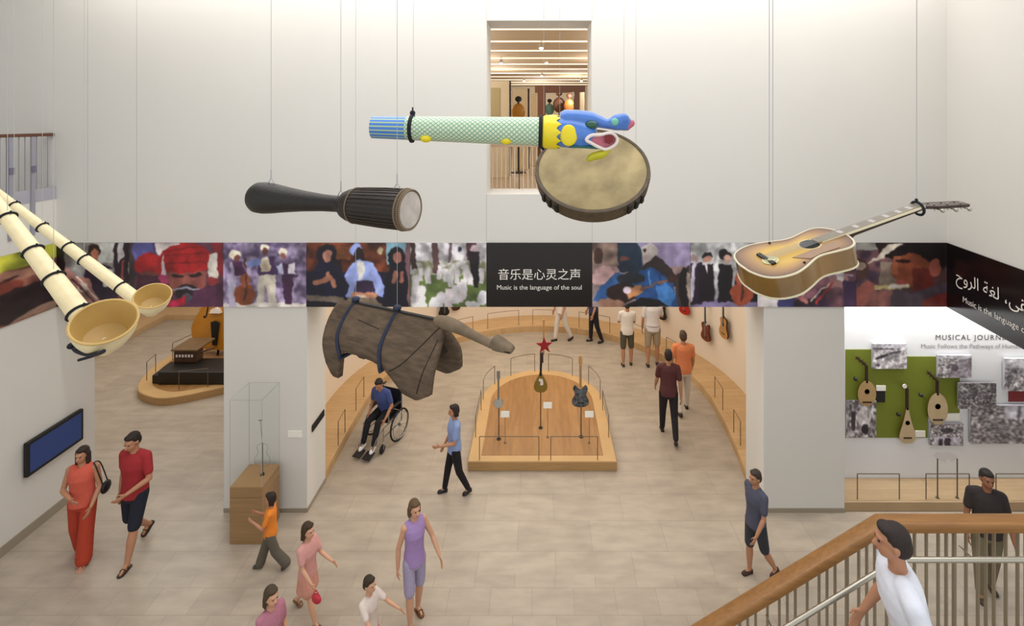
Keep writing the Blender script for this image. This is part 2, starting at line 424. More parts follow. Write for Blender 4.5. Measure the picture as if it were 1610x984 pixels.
def print_mesh(name, im, o, u, v, wd, ht, th, parent=None):
    """picture seen from the front: o = upper left corner, u to the right, v down"""
    h, w, _ = im.shape; o, u, v = Vector(o), Vector(u).normalized(), Vector(v).normalized(); n = v.cross(u)
    if parent is not None: o = o-Vector(root_of(parent).location)
    vs = [tuple(o+u*(wd*i/(w-1))+v*(ht*j/(h-1))) for j in range(h) for i in range(w)]
    fs = [(j*w+i, (j+1)*w+i, (j+1)*w+i+1, j*w+i+1) for j in range(h-1) for i in range(w-1)]
    N = len(vs); c4 = [0, w-1, (h-1)*w+w-1, (h-1)*w]
    # edges of the board
    vs += [tuple(Vector(vs[q])-n*th) for q in c4]
    top = list(range(0, w)); right = [j*w+w-1 for j in range(h)]; bot = [(h-1)*w+i for i in range(w-1, -1, -1)]; left = [j*w for j in range(h-1, -1, -1)]
    fs += [tuple(top)+(N+1, N), tuple(right)+(N+2, N+1), tuple(bot)+(N+3, N+2), tuple(left)+(N, N+3), (N, N+1, N+2, N+3)]
    me = bpy.data.meshes.new(name); me.from_pydata(vs, [], fs); me.update()
    ca = me.color_attributes.new('print', 'FLOAT_COLOR', 'POINT')
    x = im.reshape(-1, 3)/255.0; x = np.where(x <= .04045, x/12.92, ((x+.055)/1.055)**2.4)
    full = np.ones((len(vs), 4)); full[:N, :3] = x; full[N:, :3] = x.mean(0)
    ca.data.foreach_set('color', full.ravel())
    me.materials.append(M_print)
    ob = bpy.data.objects.new(name, me); C.objects.link(ob)
    if parent is not None: ob.parent = parent
    return ob

BND = {
 'accordion': (87.5, 205, (120,118,116), [('r',0,0,.13,1,(24,16,18)),('n',.13,0,.5,1,(96,92,92),(150,150,148),5),('r',.0,.55,.2,1,(58,40,38)),
   ('p',[(.52,0),(.8,0),(.8,.3),(.6,.35)],(170,172,168)),('p',[(.80,0),(1,0),(1,1),(.78,1),(.8,.5)],(38,28,36)),('p',[(.84,0),(.92,0),(.93,.22),(.86,.3)],(190,186,190)),('l',(.93,.3),(.86,.9),.02,(120,62,58)),
   ('p',[(.42,.4),(.58,.34),(.76,.38),(.84,.95),(.8,1),(.45,1),(.36,.7)],(44,32,50)),('e',.52,.14,.085,.12,(34,22,20)),('e',.525,.2,.06,.12,(150,94,76)),
   ('p',[(.5,.3),(.56,.34),(.53,.45),(.48,.38)],(200,196,196)),('p',[(.68,.38),(.77,.42),(.76,.7),(.66,.66)],(208,206,202)),
   ('p',[(.14,.36),(.28,.5),(.22,.62),(.1,.55)],(168,120,112)),('p',[(.2,.5),(.46,.55),(.62,.95),(.46,.98),(.3,.8)],(160,112,104)),('e',.38,.7,.07,.09,(196,180,170)),('l',(.24,.56),(.52,.92),.02,(84,52,50)),('l',(.3,.52),(.56,.86),.014,(220,200,190))]),
 'turbans': (205, 352, (84,52,70), [('n',0,0,.4,.5,(70,60,100),(52,40,60),3),('r',.0,0,.05,1,(60,52,52)),('e',.14,.1,.12,.2,(84,84,142)),('p',[(.28,0),(.62,0),(.4,.25),(.32,.3)],(206,196,196)),
   ('e',.22,.36,.17,.2,(150,34,38)),('e',.2,.52,.12,.07,(104,58,52)),('e',.18,.62,.14,.1,(98,48,60)),('p',[(.08,.5),(.34,.52),(.4,1),(.02,1)],(66,34,50)),
   ('p',[(.88,0),(1,0),(1,.55),(.9,.5)],(120,32,40)),('e',.6,.26,.28,.27,(158,30,34)),('l',(.36,.12),(.80,.06),.012,(120,22,28)),('l',(.35,.22),(.84,.16),.012,(124,22,28)),('l',(.36,.34),(.84,.3),.012,(120,22,28)),
   ('p',[(.36,.18),(.40,.5),(.33,.5)],(214,196,204)),('e',.36,.56,.06,.08,(170,60,104)),
   ('p',[(.4,.45),(.84,.45),(.8,.72),(.66,.86),(.52,.84),(.42,.7)],(138,76,70)),('e',.52,.5,.07,.03,(40,24,26)),('e',.70,.5,.07,.03,(40,24,26)),('p',[(.59,.5),(.64,.5),(.66,.64),(.57,.64)],(156,92,80)),('e',.62,.78,.14,.12,(34,26,28)),('e',.62,.86,.07,.06,(70,72,84)),
   ('p',[(.84,.2),(.93,.16),(.96,.6),(.86,.62)],(208,202,194)),('e',.9,.62,.07,.1,(140,50,54)),('l',(.36,.72),(.74,.72),.014,(150,146,168)),
   ('p',[(.7,.75),(1,.6),(1,1),(.6,1)],(76,40,66)),('p',[(.4,.92),(.6,.84),(.56,1),(.38,1)],(176,26,52)),('e',.48,.96,.05,.05,(196,40,84))]),
 'mariachi': (352, 482.5, (120,104,140), [('n',0,0,1,.94,(86,72,104),(164,148,182),11),('r',0,.94,1,1,(214,206,200)),
   ('p',[(.08,.3),(.2,.3),(.24,.5),(.16,.55),(.15,1),(.08,1)],(176,166,196)),('p',[(.11,.28),(.24,.3),(.26,.5),(.14,.52)],(74,38,74)),('e',.14,.18,.075,.08,(226,216,196)),('e',.17,.24,.035,.06,(110,66,60)),('e',.26,.82,.12,.17,(132,68,42)),('e',.26,.58,.06,.1,(138,74,48)),('l',(.27,.25),(.27,.9),.012,(70,40,34)),('l',(.09,.6),(.1,1),.05,(180,172,196)),
   ('p',[(.42,.24),(.6,.22),(.66,.5),(.42,.5)],(66,42,84)),('p',[(.3,.3),(.44,.22),(.46,.34),(.33,.4)],(120,136,196)),('e',.5,.07,.055,.06,(230,222,204)),('e',.5,.13,.035,.06,(96,58,50)),('e',.5,.27,.05,.06,(222,216,200)),('e',.51,.36,.07,.1,(196,182,160)),
   ('p',[(.42,.5),(.63,.5),(.63,.95),(.55,.95),(.52,.66),(.50,.95),(.41,.95)],(196,188,176)),
   ('p',[(.66,.34),(.8,.3),(.84,.54),(.84,.96),(.73,.96),(.71,.5)],(62,34,64)),('e',.73,.15,.06,.07,(228,220,204)),('e',.735,.21,.035,.055,(150,92,78)),('p',[(.64,.36),(.72,.32),(.72,.5),(.66,.46)],(186,190,220)),('p',[(.79,.3),(.86,.3),(.87,.48),(.78,.48)],(214,206,216)),('r',.7,.5,.9,.53,(50,30,56))]),
 'singers': (482.5, 645, (24,20,42), [('n',0,0,.8,.45,(60,26,18),(118,58,34),7),('r',.78,0,.98,.32,(132,178,198)),('r',.96,0,1,1,(120,84,92)),('e',.72,.12,.03,.06,(206,186,150)),('e',.30,.3,.05,.2,(30,18,20)),('r',.28,.05,.44,.25,(112,64,32)),
   ('e',.2,.22,.1,.2,(16,15,30)),('p',[(.02,.5),(.12,.3),(.28,.3),(.36,.5),(.44,1),(0,1)],(18,18,44)),('e',.205,.21,.048,.1,(166,116,100)),('l',(.08,.62),(.22,.56),.045,(158,104,84)),('l',(.2,.5),(.27,.66),.035,(170,116,92)),
   ('e',.48,.1,.062,.1,(140,156,222)),('e',.51,.2,.045,.13,(34,22,24)),('p',[(.36,.5),(.46,.3),(.52,.24),(.64,.32),(.76,.68),(.74,.86),(.66,.8),(.62,.62),(.6,.8),(.42,.86),(.38,.84),(.42,.66)],(150,166,228)),('p',[(.49,.28),(.55,.28),(.55,.56),(.5,.6)],(212,210,206)),
   ('p',[(.48,.6),(.64,.6),(.68,.8),(.46,.8)],(52,36,66)),('e',.56,.82,.14,.06,(182,128,100)),('e',.54,.84,.05,.03,(208,188,176)),
   ('e',.88,.24,.085,.17,(14,14,24)),('p',[(.76,.5),(.84,.34),(.94,.34),(.98,.5),(.98,1),(.74,1)],(15,14,30)),('e',.885,.22,.04,.09,(172,112,100)),('l',(.84,.6),(.86,.46),.035,(150,98,82)),('l',(.91,.6),(.92,.47),.035,(156,100,84)),
   ('p',[(0,.82),(.36,.84),(.36,.93),(0,.92)],(106,94,84)),('r',0,.93,.4,1,(14,12,24)),('p',[(.4,.86),(.66,.84),(.74,1),(.36,1)],(126,110,92))]),
 'cemetery': (645, 765, (150,146,142), [('n',0,0,1,.35,(150,146,150),(222,218,226),9),('n',0,.35,1,1,(86,104,56),(104,122,66),6),('n',0,.28,1,.5,(120,122,92),(214,212,214),14),
   ('p',[(.0,0),(.06,0),(.1,.4),(.02,.42)],(62,44,42)),('p',[(.27,0),(.36,0),(.38,.5),(.3,.46)],(84,60,60)),('p',[(.5,0),(.54,0),(.53,.3),(.5,.3)],(96,80,84)),('e',.65,.1,.03,.04,(40,42,64))]
   +[('r',x,y,x+.07,y+.22,(206,202,206)) for x, y in ((.1,.38),(.2,.42),(.36,.36),(.44,.4),(.5,.46),(.58,.4),(.7,.36),(.76,.44),(.9,.4))]
   +[('r',x-.035,y,x+.035+.02,y+.32,(216+6*(i%2),212,218)) for i, (x, y) in enumerate(((.7,.56),(.64,.6),(.58,.64),(.5,.7)))]
   +[('r',.02,.5,.12,1,(200,196,200)),('r',.1,.66,.2,.96,(222,218,224)),('e',.12,.97,.1,.05,(232,230,232)),('e',.34,.95,.1,.1,(224,222,228)),('e',.42,.86,.07,.1,(206,202,210)),('e',.82,.96,.1,.06,(228,226,230)),('e',.95,.86,.07,.12,(214,212,220)),
   ('r',.74,0,.86,.28,(70,44,50)),('e',.84,.1,.06,.06,(180,160,166)),('p',[(.76,.14),(.92,.14),(.9,.34),(.78,.34)],(34,20,32)),('p',[(.78,.32),(.9,.32),(.9,.7),(.83,.7)],(12,10,14))]),
 'veiled_lute_player': (931, 1085, (140,124,124), [('r',0,0,1,.42,(146,134,168)),('n',0,0,.32,.5,(96,74,66),(160,134,124),5),('r',0,.38,1,.48,(160,132,130)),('e',.06,.2,.05,.12,(70,44,36)),('e',.12,.48,.1,.12,(200,160,160)),('e',.06,.56,.08,.1,(216,176,176)),
   ('e',.58,.13,.1,.11,(190,180,176)),('p',[(.5,.1),(.58,.06),(.6,.3),(.54,.4)],(180,166,160)),('e',.53,.1,.02,.03,(40,34,40)),
   ('p',[(.5,.4),(.64,.2),(.86,.5),(.9,.7),(.6,.7)],(44,34,36)),('p',[(.86,.5),(1,.34),(1,1),(.84,1)],(58,46,46)),('e',.94,.7,.06,.3,(24,18,22)),('l',(.98,.5),(1.0,1),.03,(170,150,140)),
   ('p',[(.0,.9),(.06,.7),(.26,.46),(.4,.5),(.34,.8),(.1,.95)],(44,84,140)),('p',[(.4,.42),(.62,.4),(.82,.6),(.88,1),(.5,1),(.36,.7)],(34,72,126)),('p',[(.64,.7),(.74,.6),(.86,.8),(.8,1),(.7,.96)],(62,116,180)),('l',(.58,.46),(.6,.66),.012,(80,130,190)),('l',(.68,.46),(.7,.6),.012,(24,50,90)),
   ('e',.38,.2,.13,.22,(26,48,66)),('p',[(.25,.0),(.45,.0),(.52,.36),(.46,.5),(.28,.44)],(24,42,60)),('e',.33,.25,.05,.035,(96,54,48)),('e',.35,.38,.09,.08,(22,34,50)),('e',.4,.56,.14,.09,(30,34,42)),
   ('e',.3,.78,.16,.16,(40,24,22)),('p',[(.33,.72),(.5,.66),(.52,.76),(.38,.88)],(166,116,80)),('e',.36,.74,.04,.06,(206,190,206)),('l',(.5,.72),(.78,.56),.018,(112,76,62)),('e',.82,.56,.06,.07,(56,36,32)),('e',.2,.94,.14,.07,(150,110,92)),('p',[(.5,.86),(.7,.9),(.78,1),(.3,1)],(18,14,20))]),
 'orchestra': (1085, 1190, (170,166,170), [('n',0,0,1,.45,(150,150,150),(226,224,228),9),('r',0,.86,1,1,(132,120,160)),
   ('e',.05,.24,.07,.07,(176,150,150)),('p',[(.0,.32),(.18,.3),(.2,.6),(.18,.96),(0,.96)],(40,26,48)),('l',(.05,.3),(.0,.9),.03,(200,196,210)),
   ('e',.24,.2,.07,.06,(22,18,22)),('e',.24,.25,.055,.06,(190,140,124)),('p',[(.12,.36),(.34,.34),(.36,.9),(.12,.92)],(26,16,26)),('p',[(.2,.3),(.27,.3),(.24,.5)],(220,214,220)),('l',(.4,.25),(.38,.7),.02,(206,204,210)),
   ('e',.52,.19,.09,.08,(18,14,18)),('e',.56,.24,.05,.06,(210,166,150)),('p',[(.42,.34),(.62,.34),(.62,.9),(.42,.92)],(18,14,22)),('p',[(.7,.3),(.86,.2),(1,.3),(1,.92),(.62,.92)],(20,14,24)),
   ('e',.76,.8,.17,.17,(158,74,50)),('e',.76,.55,.1,.12,(160,80,58)),('e',.74,.46,.06,.06,(210,160,150)),('l',(.78,.48),(.77,.9),.014,(60,30,28)),('e',.9,.17,.07,.07,(26,22,30))]),
 'brass_players': (1190, 1345, (120,96,112), [('n',0,0,1,.4,(150,148,154),(206,204,208),5),('n',0,.3,1,1,(52,36,60),(120,80,90),5),('e',.38,.6,.14,.25,(196,160,170)),('r',0,.8,.2,1,(210,204,206)),('r',.2,.82,.36,1,(60,60,110)),('e',.5,.92,.14,.06,(40,30,40)),('l',(.3,.7),(.5,.9),.03,(176,110,110)),
   ('e',.72,.42,.05,.06,(196,72,130)),('e',.8,.2,.06,.09,(110,76,62)),('p',[(.74,.3),(.9,.3),(.92,.7),(.72,.7)],(150,110,110)),('p',[(.8,.34),(.86,.34),(.88,.6),(.8,.6)],(206,200,200)),('e',.92,.3,.09,.12,(60,50,44)),('e',.92,.42,.05,.08,(100,60,54)),
   ('l',(.6,.95),(.76,.62),.02,(160,50,48)),('l',(.55,.9),(.72,.62),.012,(206,190,176)),('l',(.62,.5),(.96,.52),.014,(150,130,150)),('r',.88,.6,1,1,(60,40,70))]),
 'flute_player': (1345, 1489, (70,48,50), [('r',0,0,.3,.2,(160,158,152)),('n',0,.12,.4,1,(60,44,60),(132,92,92),6),('n',.25,.3,.5,.9,(92,80,72),(140,124,112),5),('p',[(.2,.0),(1,0),(1,.3),(.6,.16),(.24,.2)],(40,28,28)),
   ('p',[(.12,.36),(.34,.02),(.52,.0),(.3,.22)],(206,196,182)),('p',[(.3,.2),(.52,.0),(.94,.0),(1,.3),(.9,.5),(.7,.2),(.45,.26)],(26,18,20)),
   ('e',.6,.42,.22,.26,(122,64,44)),('p',[(.42,.2),(.5,.2),(.44,.5),(.38,.5)],(150,86,60)),('p',[(.62,.4),(.86,.4),(.84,.86),(.62,.84)],(92,36,32)),('e',.52,.28,.08,.03,(36,22,22)),('e',.86,.38,.07,.14,(140,76,64)),('e',.5,.62,.07,.04,(150,70,66)),
   ('p',[(.4,.7),(.6,.8),(1,.6),(1,1),(.3,1)],(70,58,68)),('p',[(.74,.9),(1,.78),(1,1),(.7,1)],(120,46,42)),('l',(.12,.72),(.56,.67),.035,(176,160,110)),('l',(.36,.69),(.56,.66),.022,(206,200,196)),
   ('p',[(.0,.7),(.14,.58),(.2,.66),(.2,1),(.0,1)],(140,80,72)),('p',[(.14,.78),(.4,.74),(.36,1),(.1,1)],(120,76,72)),('e',.05,.4,.09,.16,(70,46,42)),('e',.04,.36,.08,.06,(150,130,118))]),
}
ART = {'accordion': ('photo panel of an accordion player in a dark waistcoat', 1), 'turbans': ('photo panel of people in red turbans', 2),
 'mariachi': ('photo panel of a string band in white hats on a purple background', 3), 'singers': ('photo panel of a blue-robed man between two women in headscarves', 4),
 'cemetery': ('photo panel of white gravestones on grass and a dark uniformed figure', 5), 'veiled_lute_player': ('photo panel of a veiled person in blue playing a lute', 6),
 'orchestra': ('photo panel of musicians in black with a cello', 7), 'brass_players': ('photo panel of players mostly behind the hanging guitar', 8),
 'flute_player': ('photo panel of a flute player in a wide brown hat', 9)}
pg = 'printed panels of the picture band'
for k, (x0, x1, base, ops) in BND.items():
    w = int((x1-x0)*1.35); im = paint(w, 135, base, ops, ART[k][1])
    X0, X1 = (x0-VX)/FPX*D+.002, (x1-VX)/FPX*D-.002
    o = print_mesh('photo_panel', im, (X0, D-.02, ZF1), (1, 0, 0), (0, 0, -1), X1-X0, ZF1-ZF0, .018)
    tag(o, ART[k][0]+' in the band', 'picture', pg)
ops = [('r',0,0,1,.26,(150,150,50)),('n',0,0,1,.24,(120,128,40),(200,200,70),5),('n',0,.22,1,1,(92,52,44),(150,100,84),4),
 ('p',[(0,.3),(.6,.22),(1,.3),(1,.42),(.5,.4),(0,.6)],(150,108,92)),('l',(0,.5),(.7,.34),.02,(60,34,32)),('l',(0,.62),(.6,.46),.03,(170,120,100)),('l',(0,.7),(.5,.56),.02,(70,40,36)),('l',(0,.8),(.45,.62),.04,(130,70,58)),('l',(0,.92),(.4,.72),.03,(74,40,36)),
 ('e',.62,.5,.14,.14,(120,60,50)),('p',[(.4,.7),(.72,.5),(1,.5),(1,.9),(.5,1)],(44,34,36)),('e',.46,.82,.08,.16,(190,140,112)),('p',[(.6,1),(1,.86),(1,1)],(170,136,118)),('r',0,.93,.38,1,(28,18,20))]
im = paint(150, 110, (110,70,60), ops, 12)
o = print_mesh('photo_panel', im, (XL+.02, 5.9, ZF1), (0, 1, 0), (0, 0, -1), D-.021-5.9, ZF1-ZF0, .018)
tag(o, 'photo panel of brown hands and wooden pipes under yellow leaves on the left side wall', 'picture', pg)
# dark text panels
def band_panel(label, mb): return obj('text_panel', mb, M_dark, smooth=False)
X0, X1 = (765-VX)/FPX*D+.002, (931-VX)/FPX*D-.002
t = thing('text_panel', 'dark text panel with white Chinese lettering in the middle of the picture band', 'sign', ((X0+X1)/2, D-.01, ZF0), 0, pg)
obj('panel_board', MB().box(X0, D-.02, ZF0, X1, D-.001, ZF1), M_dark, t, smooth=False)
c = (848-VX)/FPX*D
text('lettering', '\u97f3\u4e50\u662f\u5fc3\u7075\u4e4b\u58f0', (c, D-.02, EYE-(430.5-VY)*D/FPX), (1, 0, 0), (0, 0, 1), M_txt, t, width=1.34, align='C')
text('lettering', 'Music is the language of the soul', (c, D-.02, EYE-(452-VY)*D/FPX), (1, 0, 0), (0, 0, 1), M_txt, t, width=1.38, align='C')
M_gloss = mat('glossy_dark_panel', (20, 13, 14), 0.18)
t = thing('text_panel', 'glossy black text panel with white Arabic lettering on the right side wall', 'sign', tuple(a)[:2]+(ZF0,), 0, pg)
off = -sn*.02
q = [a+off+sd*.02, a+off+sd*3.2, a+sd*3.2, a+sd*.02]
obj('panel_board', MB().prism([Vector((p.x, p.y, ZL-.008)) for p in q], (0, 0, ZF1-ZL+.008)), M_gloss, t, smooth=False)
ar = '\ufe8d\ufedf\ufee4\ufeee\ufeb3\ufef4\ufed8\ufef0\u060c \ufedf\ufed0\ufe94 \ufe8d\ufedf\ufeae\ufeed\ufea1'
def on_right(px, py):                      # distance along the right wall for a pixel column
    s = (px-VX)/FPX
    k = (XR-s*D)/(.1416-s)                 # X = XR-.1416k ; Y = D-k
    Y = D-k
    return a+Vector((-.1416*k, -k, 0))-sn*.024, EYE-(py-VY)*Y/FPX
p, z = on_right(1506, 436)
text('lettering', ar[::-1], (p.x, p.y, ZF1-.50), sd, (0, 0, 1), M_txt, t, width=2.0, align='L')
p, z = on_right(1517, 470)
text('lettering', 'Music is the language of the soul', (p.x, p.y, ZF1-.795), sd, (0, 0, 1), M_txt, t, width=1.62, align='L')

# recess wall graphics
YW = 8.58; pw = YW/FPX
def W2(x, y, d=0): return Vector(((x-VX)*pw, YW-d, EYE-(y-VY)*pw))
M_ink = mat('dark_grey_lettering', (52, 50, 50), .7); M_ink2 = mat('grey_lettering', (138, 136, 134), .7)
t = thing('wall_title', 'dark grey MUSICAL JOURNEYS title lettering on the bright white recess wall', 'lettering', tuple(W2(1471, 532)), 0)
text('lettering', 'MUSICAL JOURNEYS', W2(1471, 531.5), (1, 0, 0), (0, 0, 1), M_ink, t, height=.118, align='L', spacing=1.25)
text('lettering', 'Music Follows the Pathways of Human', W2(1448, 545), (1, 0, 0), (0, 0, 1), M_ink2, t, width=(1604-1448)*pw, align='L')
def flat(name, label, cat, x0, y0, x1, y1, m, d=.02, **k):
    A, B = W2(x0, y1), W2(x1, y0)
    return tag(obj(name, MB().box(A.x, YW-d, A.z, B.x, YW-.002, B.z), m, smooth=False, bevel=.002), label, cat, **k)
pts = [(1329,549),(1400,549),(1400,560),(1508,560),(1508,648.5),(1458,648.5),(1458,687.5),(1329,687.5)]
o = obj('wall_panel', MB().prism([W2(x, y, .012) for x, y in pts], (0, .010, 0)), mat('olive_green_paint', (112, 122, 34), .6), smooth=False)
tag(o, 'olive green stepped wall panel behind the hanging lutes', 'panel')
flat('wall_panel', 'small dark red wall panel below the photograph at the right edge', 'panel', 1585, 611, 1640, 631, mat('red_paint', (132, 44, 48), .6), .012)
def bw(seed, dark, light, cells=9, sky=0, extra=()):
    light = min(225, light+18)
    ops = [('n', 0, 0, 1, 1, (dark,)*3, (light,)*3, cells), ('n', 0, 0, 1, 1, (dark+6, dark, dark+6), (light, light-3, light), cells*2)]
    if sky: ops.append(('r', 0, 0, 1, sky, (196, 194, 204)))
    return paint(90, 66, (120,)*3, ops+list(extra), seed, .25)
pgr = 'old black and white photographs on the recess wall'
for (x0, y0, x1, y1, im, lab, d) in (
  (1369,538,1422,577, bw(31,150,205,5,.2,[('l',(0,.2),(.6,.22),.03,(90,86,92)),('l',(.1,.6),(.4,.45),.05,(60,56,62)),('l',(.5,.4),(.8,.32),.04,(80,76,84)),('e',.14,.85,.06,.06,(80,76,84))]), 'pale photograph of a snowy landscape at the top of the green panel', .06),
  (1329,628,1376,686, bw(32,84,190,6,0,[('r',.16,.3,.3,.8,(50,44,50)),('e',.6,.45,.2,.3,(196,190,194)),('e',.62,.78,.12,.14,(34,28,34))]), 'photograph at the lower left corner of the green panel beneath the round lute', .03),
  (1471,556,1523,591, bw(33,110,196,7,.15,[('p',[(.4,.5),(.62,.2),(1,.12),(1,1),(.3,1)],(138,130,140)),('e',.5,.55,.1,.16,(84,76,86)),('e',.74,.5,.12,.2,(160,154,164))]), 'photograph of a hillside over the upper right corner of the green panel', .06),
  (1500,598,1559,638, bw(34,52,150,12), 'darker photograph of a dense crowd right of the lute with the long body', .09),
  (1459,663,1510,697, bw(35,84,204,9,.0,[('r',.1,.6,.9,1,(180,176,190)),('r',.24,.7,.36,1,(50,44,56)),('r',.42,.66,.6,1,(52,44,56)),('e',.5,.3,.2,.12,(70,64,74))]), 'photograph of a low building standing below the green panel', .06),
  (1522,634,1640,694, bw(36,66,190,16,0,[('r',.45,0,1,.35,(196,194,206)),('l',(.64,.05),(.64,.5),.03,(96,90,104))]), 'large photograph of a crowd with a pointed tower in the sky', .06),
  (1575,561,1640,612, bw(37,90,176,10,.3), 'tall photograph of a crowded hill above the dark red panel', .06)):
    A = W2(x0, y0); o = print_mesh('photograph', im, (A.x, YW-d, A.z), (1, 0, 0), (0, 0, -1), (x1-x0)*pw, (y1-y0)*pw, .026 if d > .08 else d-.013)
    tag(o, lab, 'photograph', pgr)
flat('object_label', 'small white label above a black square beside the round lute', 'label', 1376.5, 605, 1391, 613, M_white, .03)
flat('object_label', 'small black square plate beside the round lute', 'label', 1374, 613.5, 1390, 631, M_black, .028)
flat('object_label', 'small white label right of the teardrop lute', 'label', 1437, 676, 1453, 685.5, M_white, .03)
flat('object_label', 'wide white label over the building photograph', 'label', 1484, 650, 1508, 661, M_white, .012)
mp = MB().prism([W2(x, y, .003) for x, y in ((1468,716),(1474,711),(1482,713),(1488,710),(1497,712),(1505,716),(1503,722),(1496,726),(1490,721),(1485,728),(1479,724),(1473,723))], (0, .0015, 0))
tag(obj('map_graphic', mp, mat('faint_print', (218, 216, 221), .8), smooth=False), 'faint grey printed map outline low on the recess wall', 'graphic')
# ================================================================== hanging instruments
# --- two long wooden horns
M_horn = mat('pale_horn_wood', (234, 218, 174), 0.35, vary=0.08, scale=5, stretch=(3, 3, 3), coat=.3)
M_hornin = mat('horn_bell_wood', (196, 164, 100), 0.4, vary=0.08, scale=6)
def horn(label, tailpx, tailY, bellpx, bellY, r_bell, r_tail, r_neck, axis, rings, wires):
    t0, b0 = P(*tailpx, tailY), P(*bellpx, bellY)
    root = thing('wooden_horn', label, 'horn', tuple(b0), 0, 'long wooden horns hanging at the left')
    ax = Vector(axis).normalized()
    d = (b0-t0).normalized()
    # tube runs straight, then curls up into the bell that looks along ax
    dep = r_bell*1.5
    elbow = b0-ax*dep
    d = (elbow-t0).normalized(); L = (elbow-t0).length
    path = [t0+(elbow-t0)*k/12*.94 for k in range(12)]+catmull([t0+d*L*.94, elbow-d*r_neck*1.2, elbow-d*r_neck*.2+ax*.004], 5)
    rad = [r_tail+(r_neck-r_tail)*min(1, (Vector(p)-t0).length/L)**1.3 for p in path]
    cup = [(dep*q, r_neck*.9+(r_bell-r_neck*.9)*math.sin(PI/2*((q-.08)/.92))**.75 if q > .08 else r_neck*.9) for q in (.0, .04, .08, .11, .16, .24, .34, .46, .6, .75, .88, 1.0)]
    mb = MB().tube(path, rad, 28); mb.lathe(cup, elbow, ax, 40, cap=False)
    obj('horn_body', mb, M_horn, root)
    q_in = [(cup[6][0]-.004, cup[6][1]*.35), (cup[6][0]+.002, cup[6][1]*.72)]+[(t_+.010, max(r_-.008, .004)) for t_, r_ in cup[6:-1]]+[(dep, r_bell*.96)]
    mb = MB().lathe([(q_in[0][0]-.01, .003)]+q_in, elbow, ax, 40, cap=True)
    mb.f = mb.f[:-1]
    obj('bell_lining', mb, M_hornin, root)
    u = ax.cross(Vector((0, 0, 1))).normalized(); w = ax.cross(u)
    rim = MB().tube([b0+(u*math.cos(2*PI*k/40)+w*math.sin(2*PI*k/40))*r_bell*.98 for k in range(40)], r_bell*.05, 8, closed=True)
    obj('bell_rim', rim, M_hornin, root)
    for px, py in rings:
        # nearest point of the path in the view
        best = min(range(len(path)-1), key=lambda i: abs(VX+path[i].x*FPX/path[i].y-px)+abs(VY+(EYE-path[i].z)*FPX/path[i].y-py))
        # refine along segment
        bp = None
        for i in range(max(best-1, 0), min(best+2, len(path)-1)):
            for k in range(11):
                q = path[i]+(path[i+1]-path[i])*k/10; dd = math.hypot(VX+q.x*FPX/q.y-px, VY+(EYE-q.z)*FPX/q.y-py)
                if bp is None or dd < bp[0]: bp = (dd, q, rad[i]+(rad[i+1]-rad[i])*k/10, (path[i+1]-path[i]).normalized())
        _, q, r, dr = bp
        u = dr.cross(Vector((0, 0, 1))).normalized(); w = dr.cross(u)
        m = MB().tube([q+(u*math.cos(2*PI*k/20)+w*math.sin(2*PI*k/20))*(r+.004) for k in range(20)], .0075, 6, closed=True)
        m.tube([q+w*-(r+.004)+dr*.01, q+w*-(r+.02)], .005, 6)
        obj('binding_ring', m, M_rope, root)
        if (px, py) in wires: cable(root, (q.x, q.y, TOP-.01), q-w*(-(0))+Vector((0, 0, r+.005)))
    return root
h1 = horn('larger pale wooden horn with black rings, its round bell nearest the lower left', (-70, 235), 3.1, (164, 505), 2.55, .140, .030, .057, (.34, -.42, .84),
     [(8, 345), (45, 402), (78, 442), (112, 500)], [(8, 345), (78, 442)])
h2 = horn('smaller pale wooden horn with a small bell over the red turban picture', (-80, 245), 4.3, (240, 465), 3.9, .124, .030, .050, (.34, -.42, .84),
     [(25, 318), (68, 354), (105, 388), (131, 412), (185, 457)], [(25, 318), (68, 354), (131, 412)])
# rope strap and clamp below the big bell
q0 = [P(118, 530, 2.62), P(116, 548, 2.6), P(132, 556, 2.52), P(150, 557, 2.46), P(163, 552, 2.42)]
m = MB().tube(catmull(q0, 5), .010, 8); m.ell(P(111, 544, 2.6), (.016, .016, .016)); m.ell(P(122, 546, 2.57), (.014, .014, .014))
m.tube([P(124, 566, 2.55), P(145, 560, 2.5), P(163, 552, 2.44)], .008, 6)
obj('bell_strap', m, M_rope, h1)

# --- long black goblet drum
YR = 2.7; phi = R(19); ax = Vector((-math.cos(phi), math.sin(phi), .012)).normalized()
hc = P(645, 330, YR); s = YR/FPX
M_dj = mat('black_drum_wood', (30, 27, 26), 0.38, vary=0.4, scale=30, stretch=(1, 6, 6), bump=.3)
M_cord = mat('brown_tuning_cord', (66, 52, 42), .7)
t = thing('goblet_drum', 'long black goblet drum with a pale round skin at its right end', 'drum', tuple(hc))
sl = ax
prof = [(0, .105), (.05, .111), (.16, .109), (.26, .104), (.34, .101), (.40, .093), (.435, .078), (.455, .058), (.47, .048), (.5, .047), (.6, .050), (.75, .062), (.88, .077), (.99, .092), (1.05, .097), (1.10, .094), (1.12, .083), (1.12, .07)]
obj('drum_shell', MB().lathe(prof, hc, ax, 40), M_dj, t)
m = MB()
u0 = ax.cross(Vector((0, 0, 1))).normalized(); w0 = ax.cross(u0)
for k in range(30):
    a0 = 2*PI*k/30
    def q(tt, r, da=0): return hc+ax*tt+(u0*math.cos(a0+da)+w0*math.sin(a0+da))*r
    m.tube([q(.03, .113), q(.17, .111), q(.28, .106), q(.37, .100)], .0026, 5)
obj('tuning_cords', m, M_cord, t)
def hoop(c, axis, r, th, n=40):
    axis = Vector(axis).normalized(); u = axis.cross(Vector((0, 0, 1))).normalized(); w = axis.cross(u)
    return [Vector(c)+(u*math.cos(2*PI*k/n)+w*math.sin(2*PI*k/n))*r for k in range(n)], th
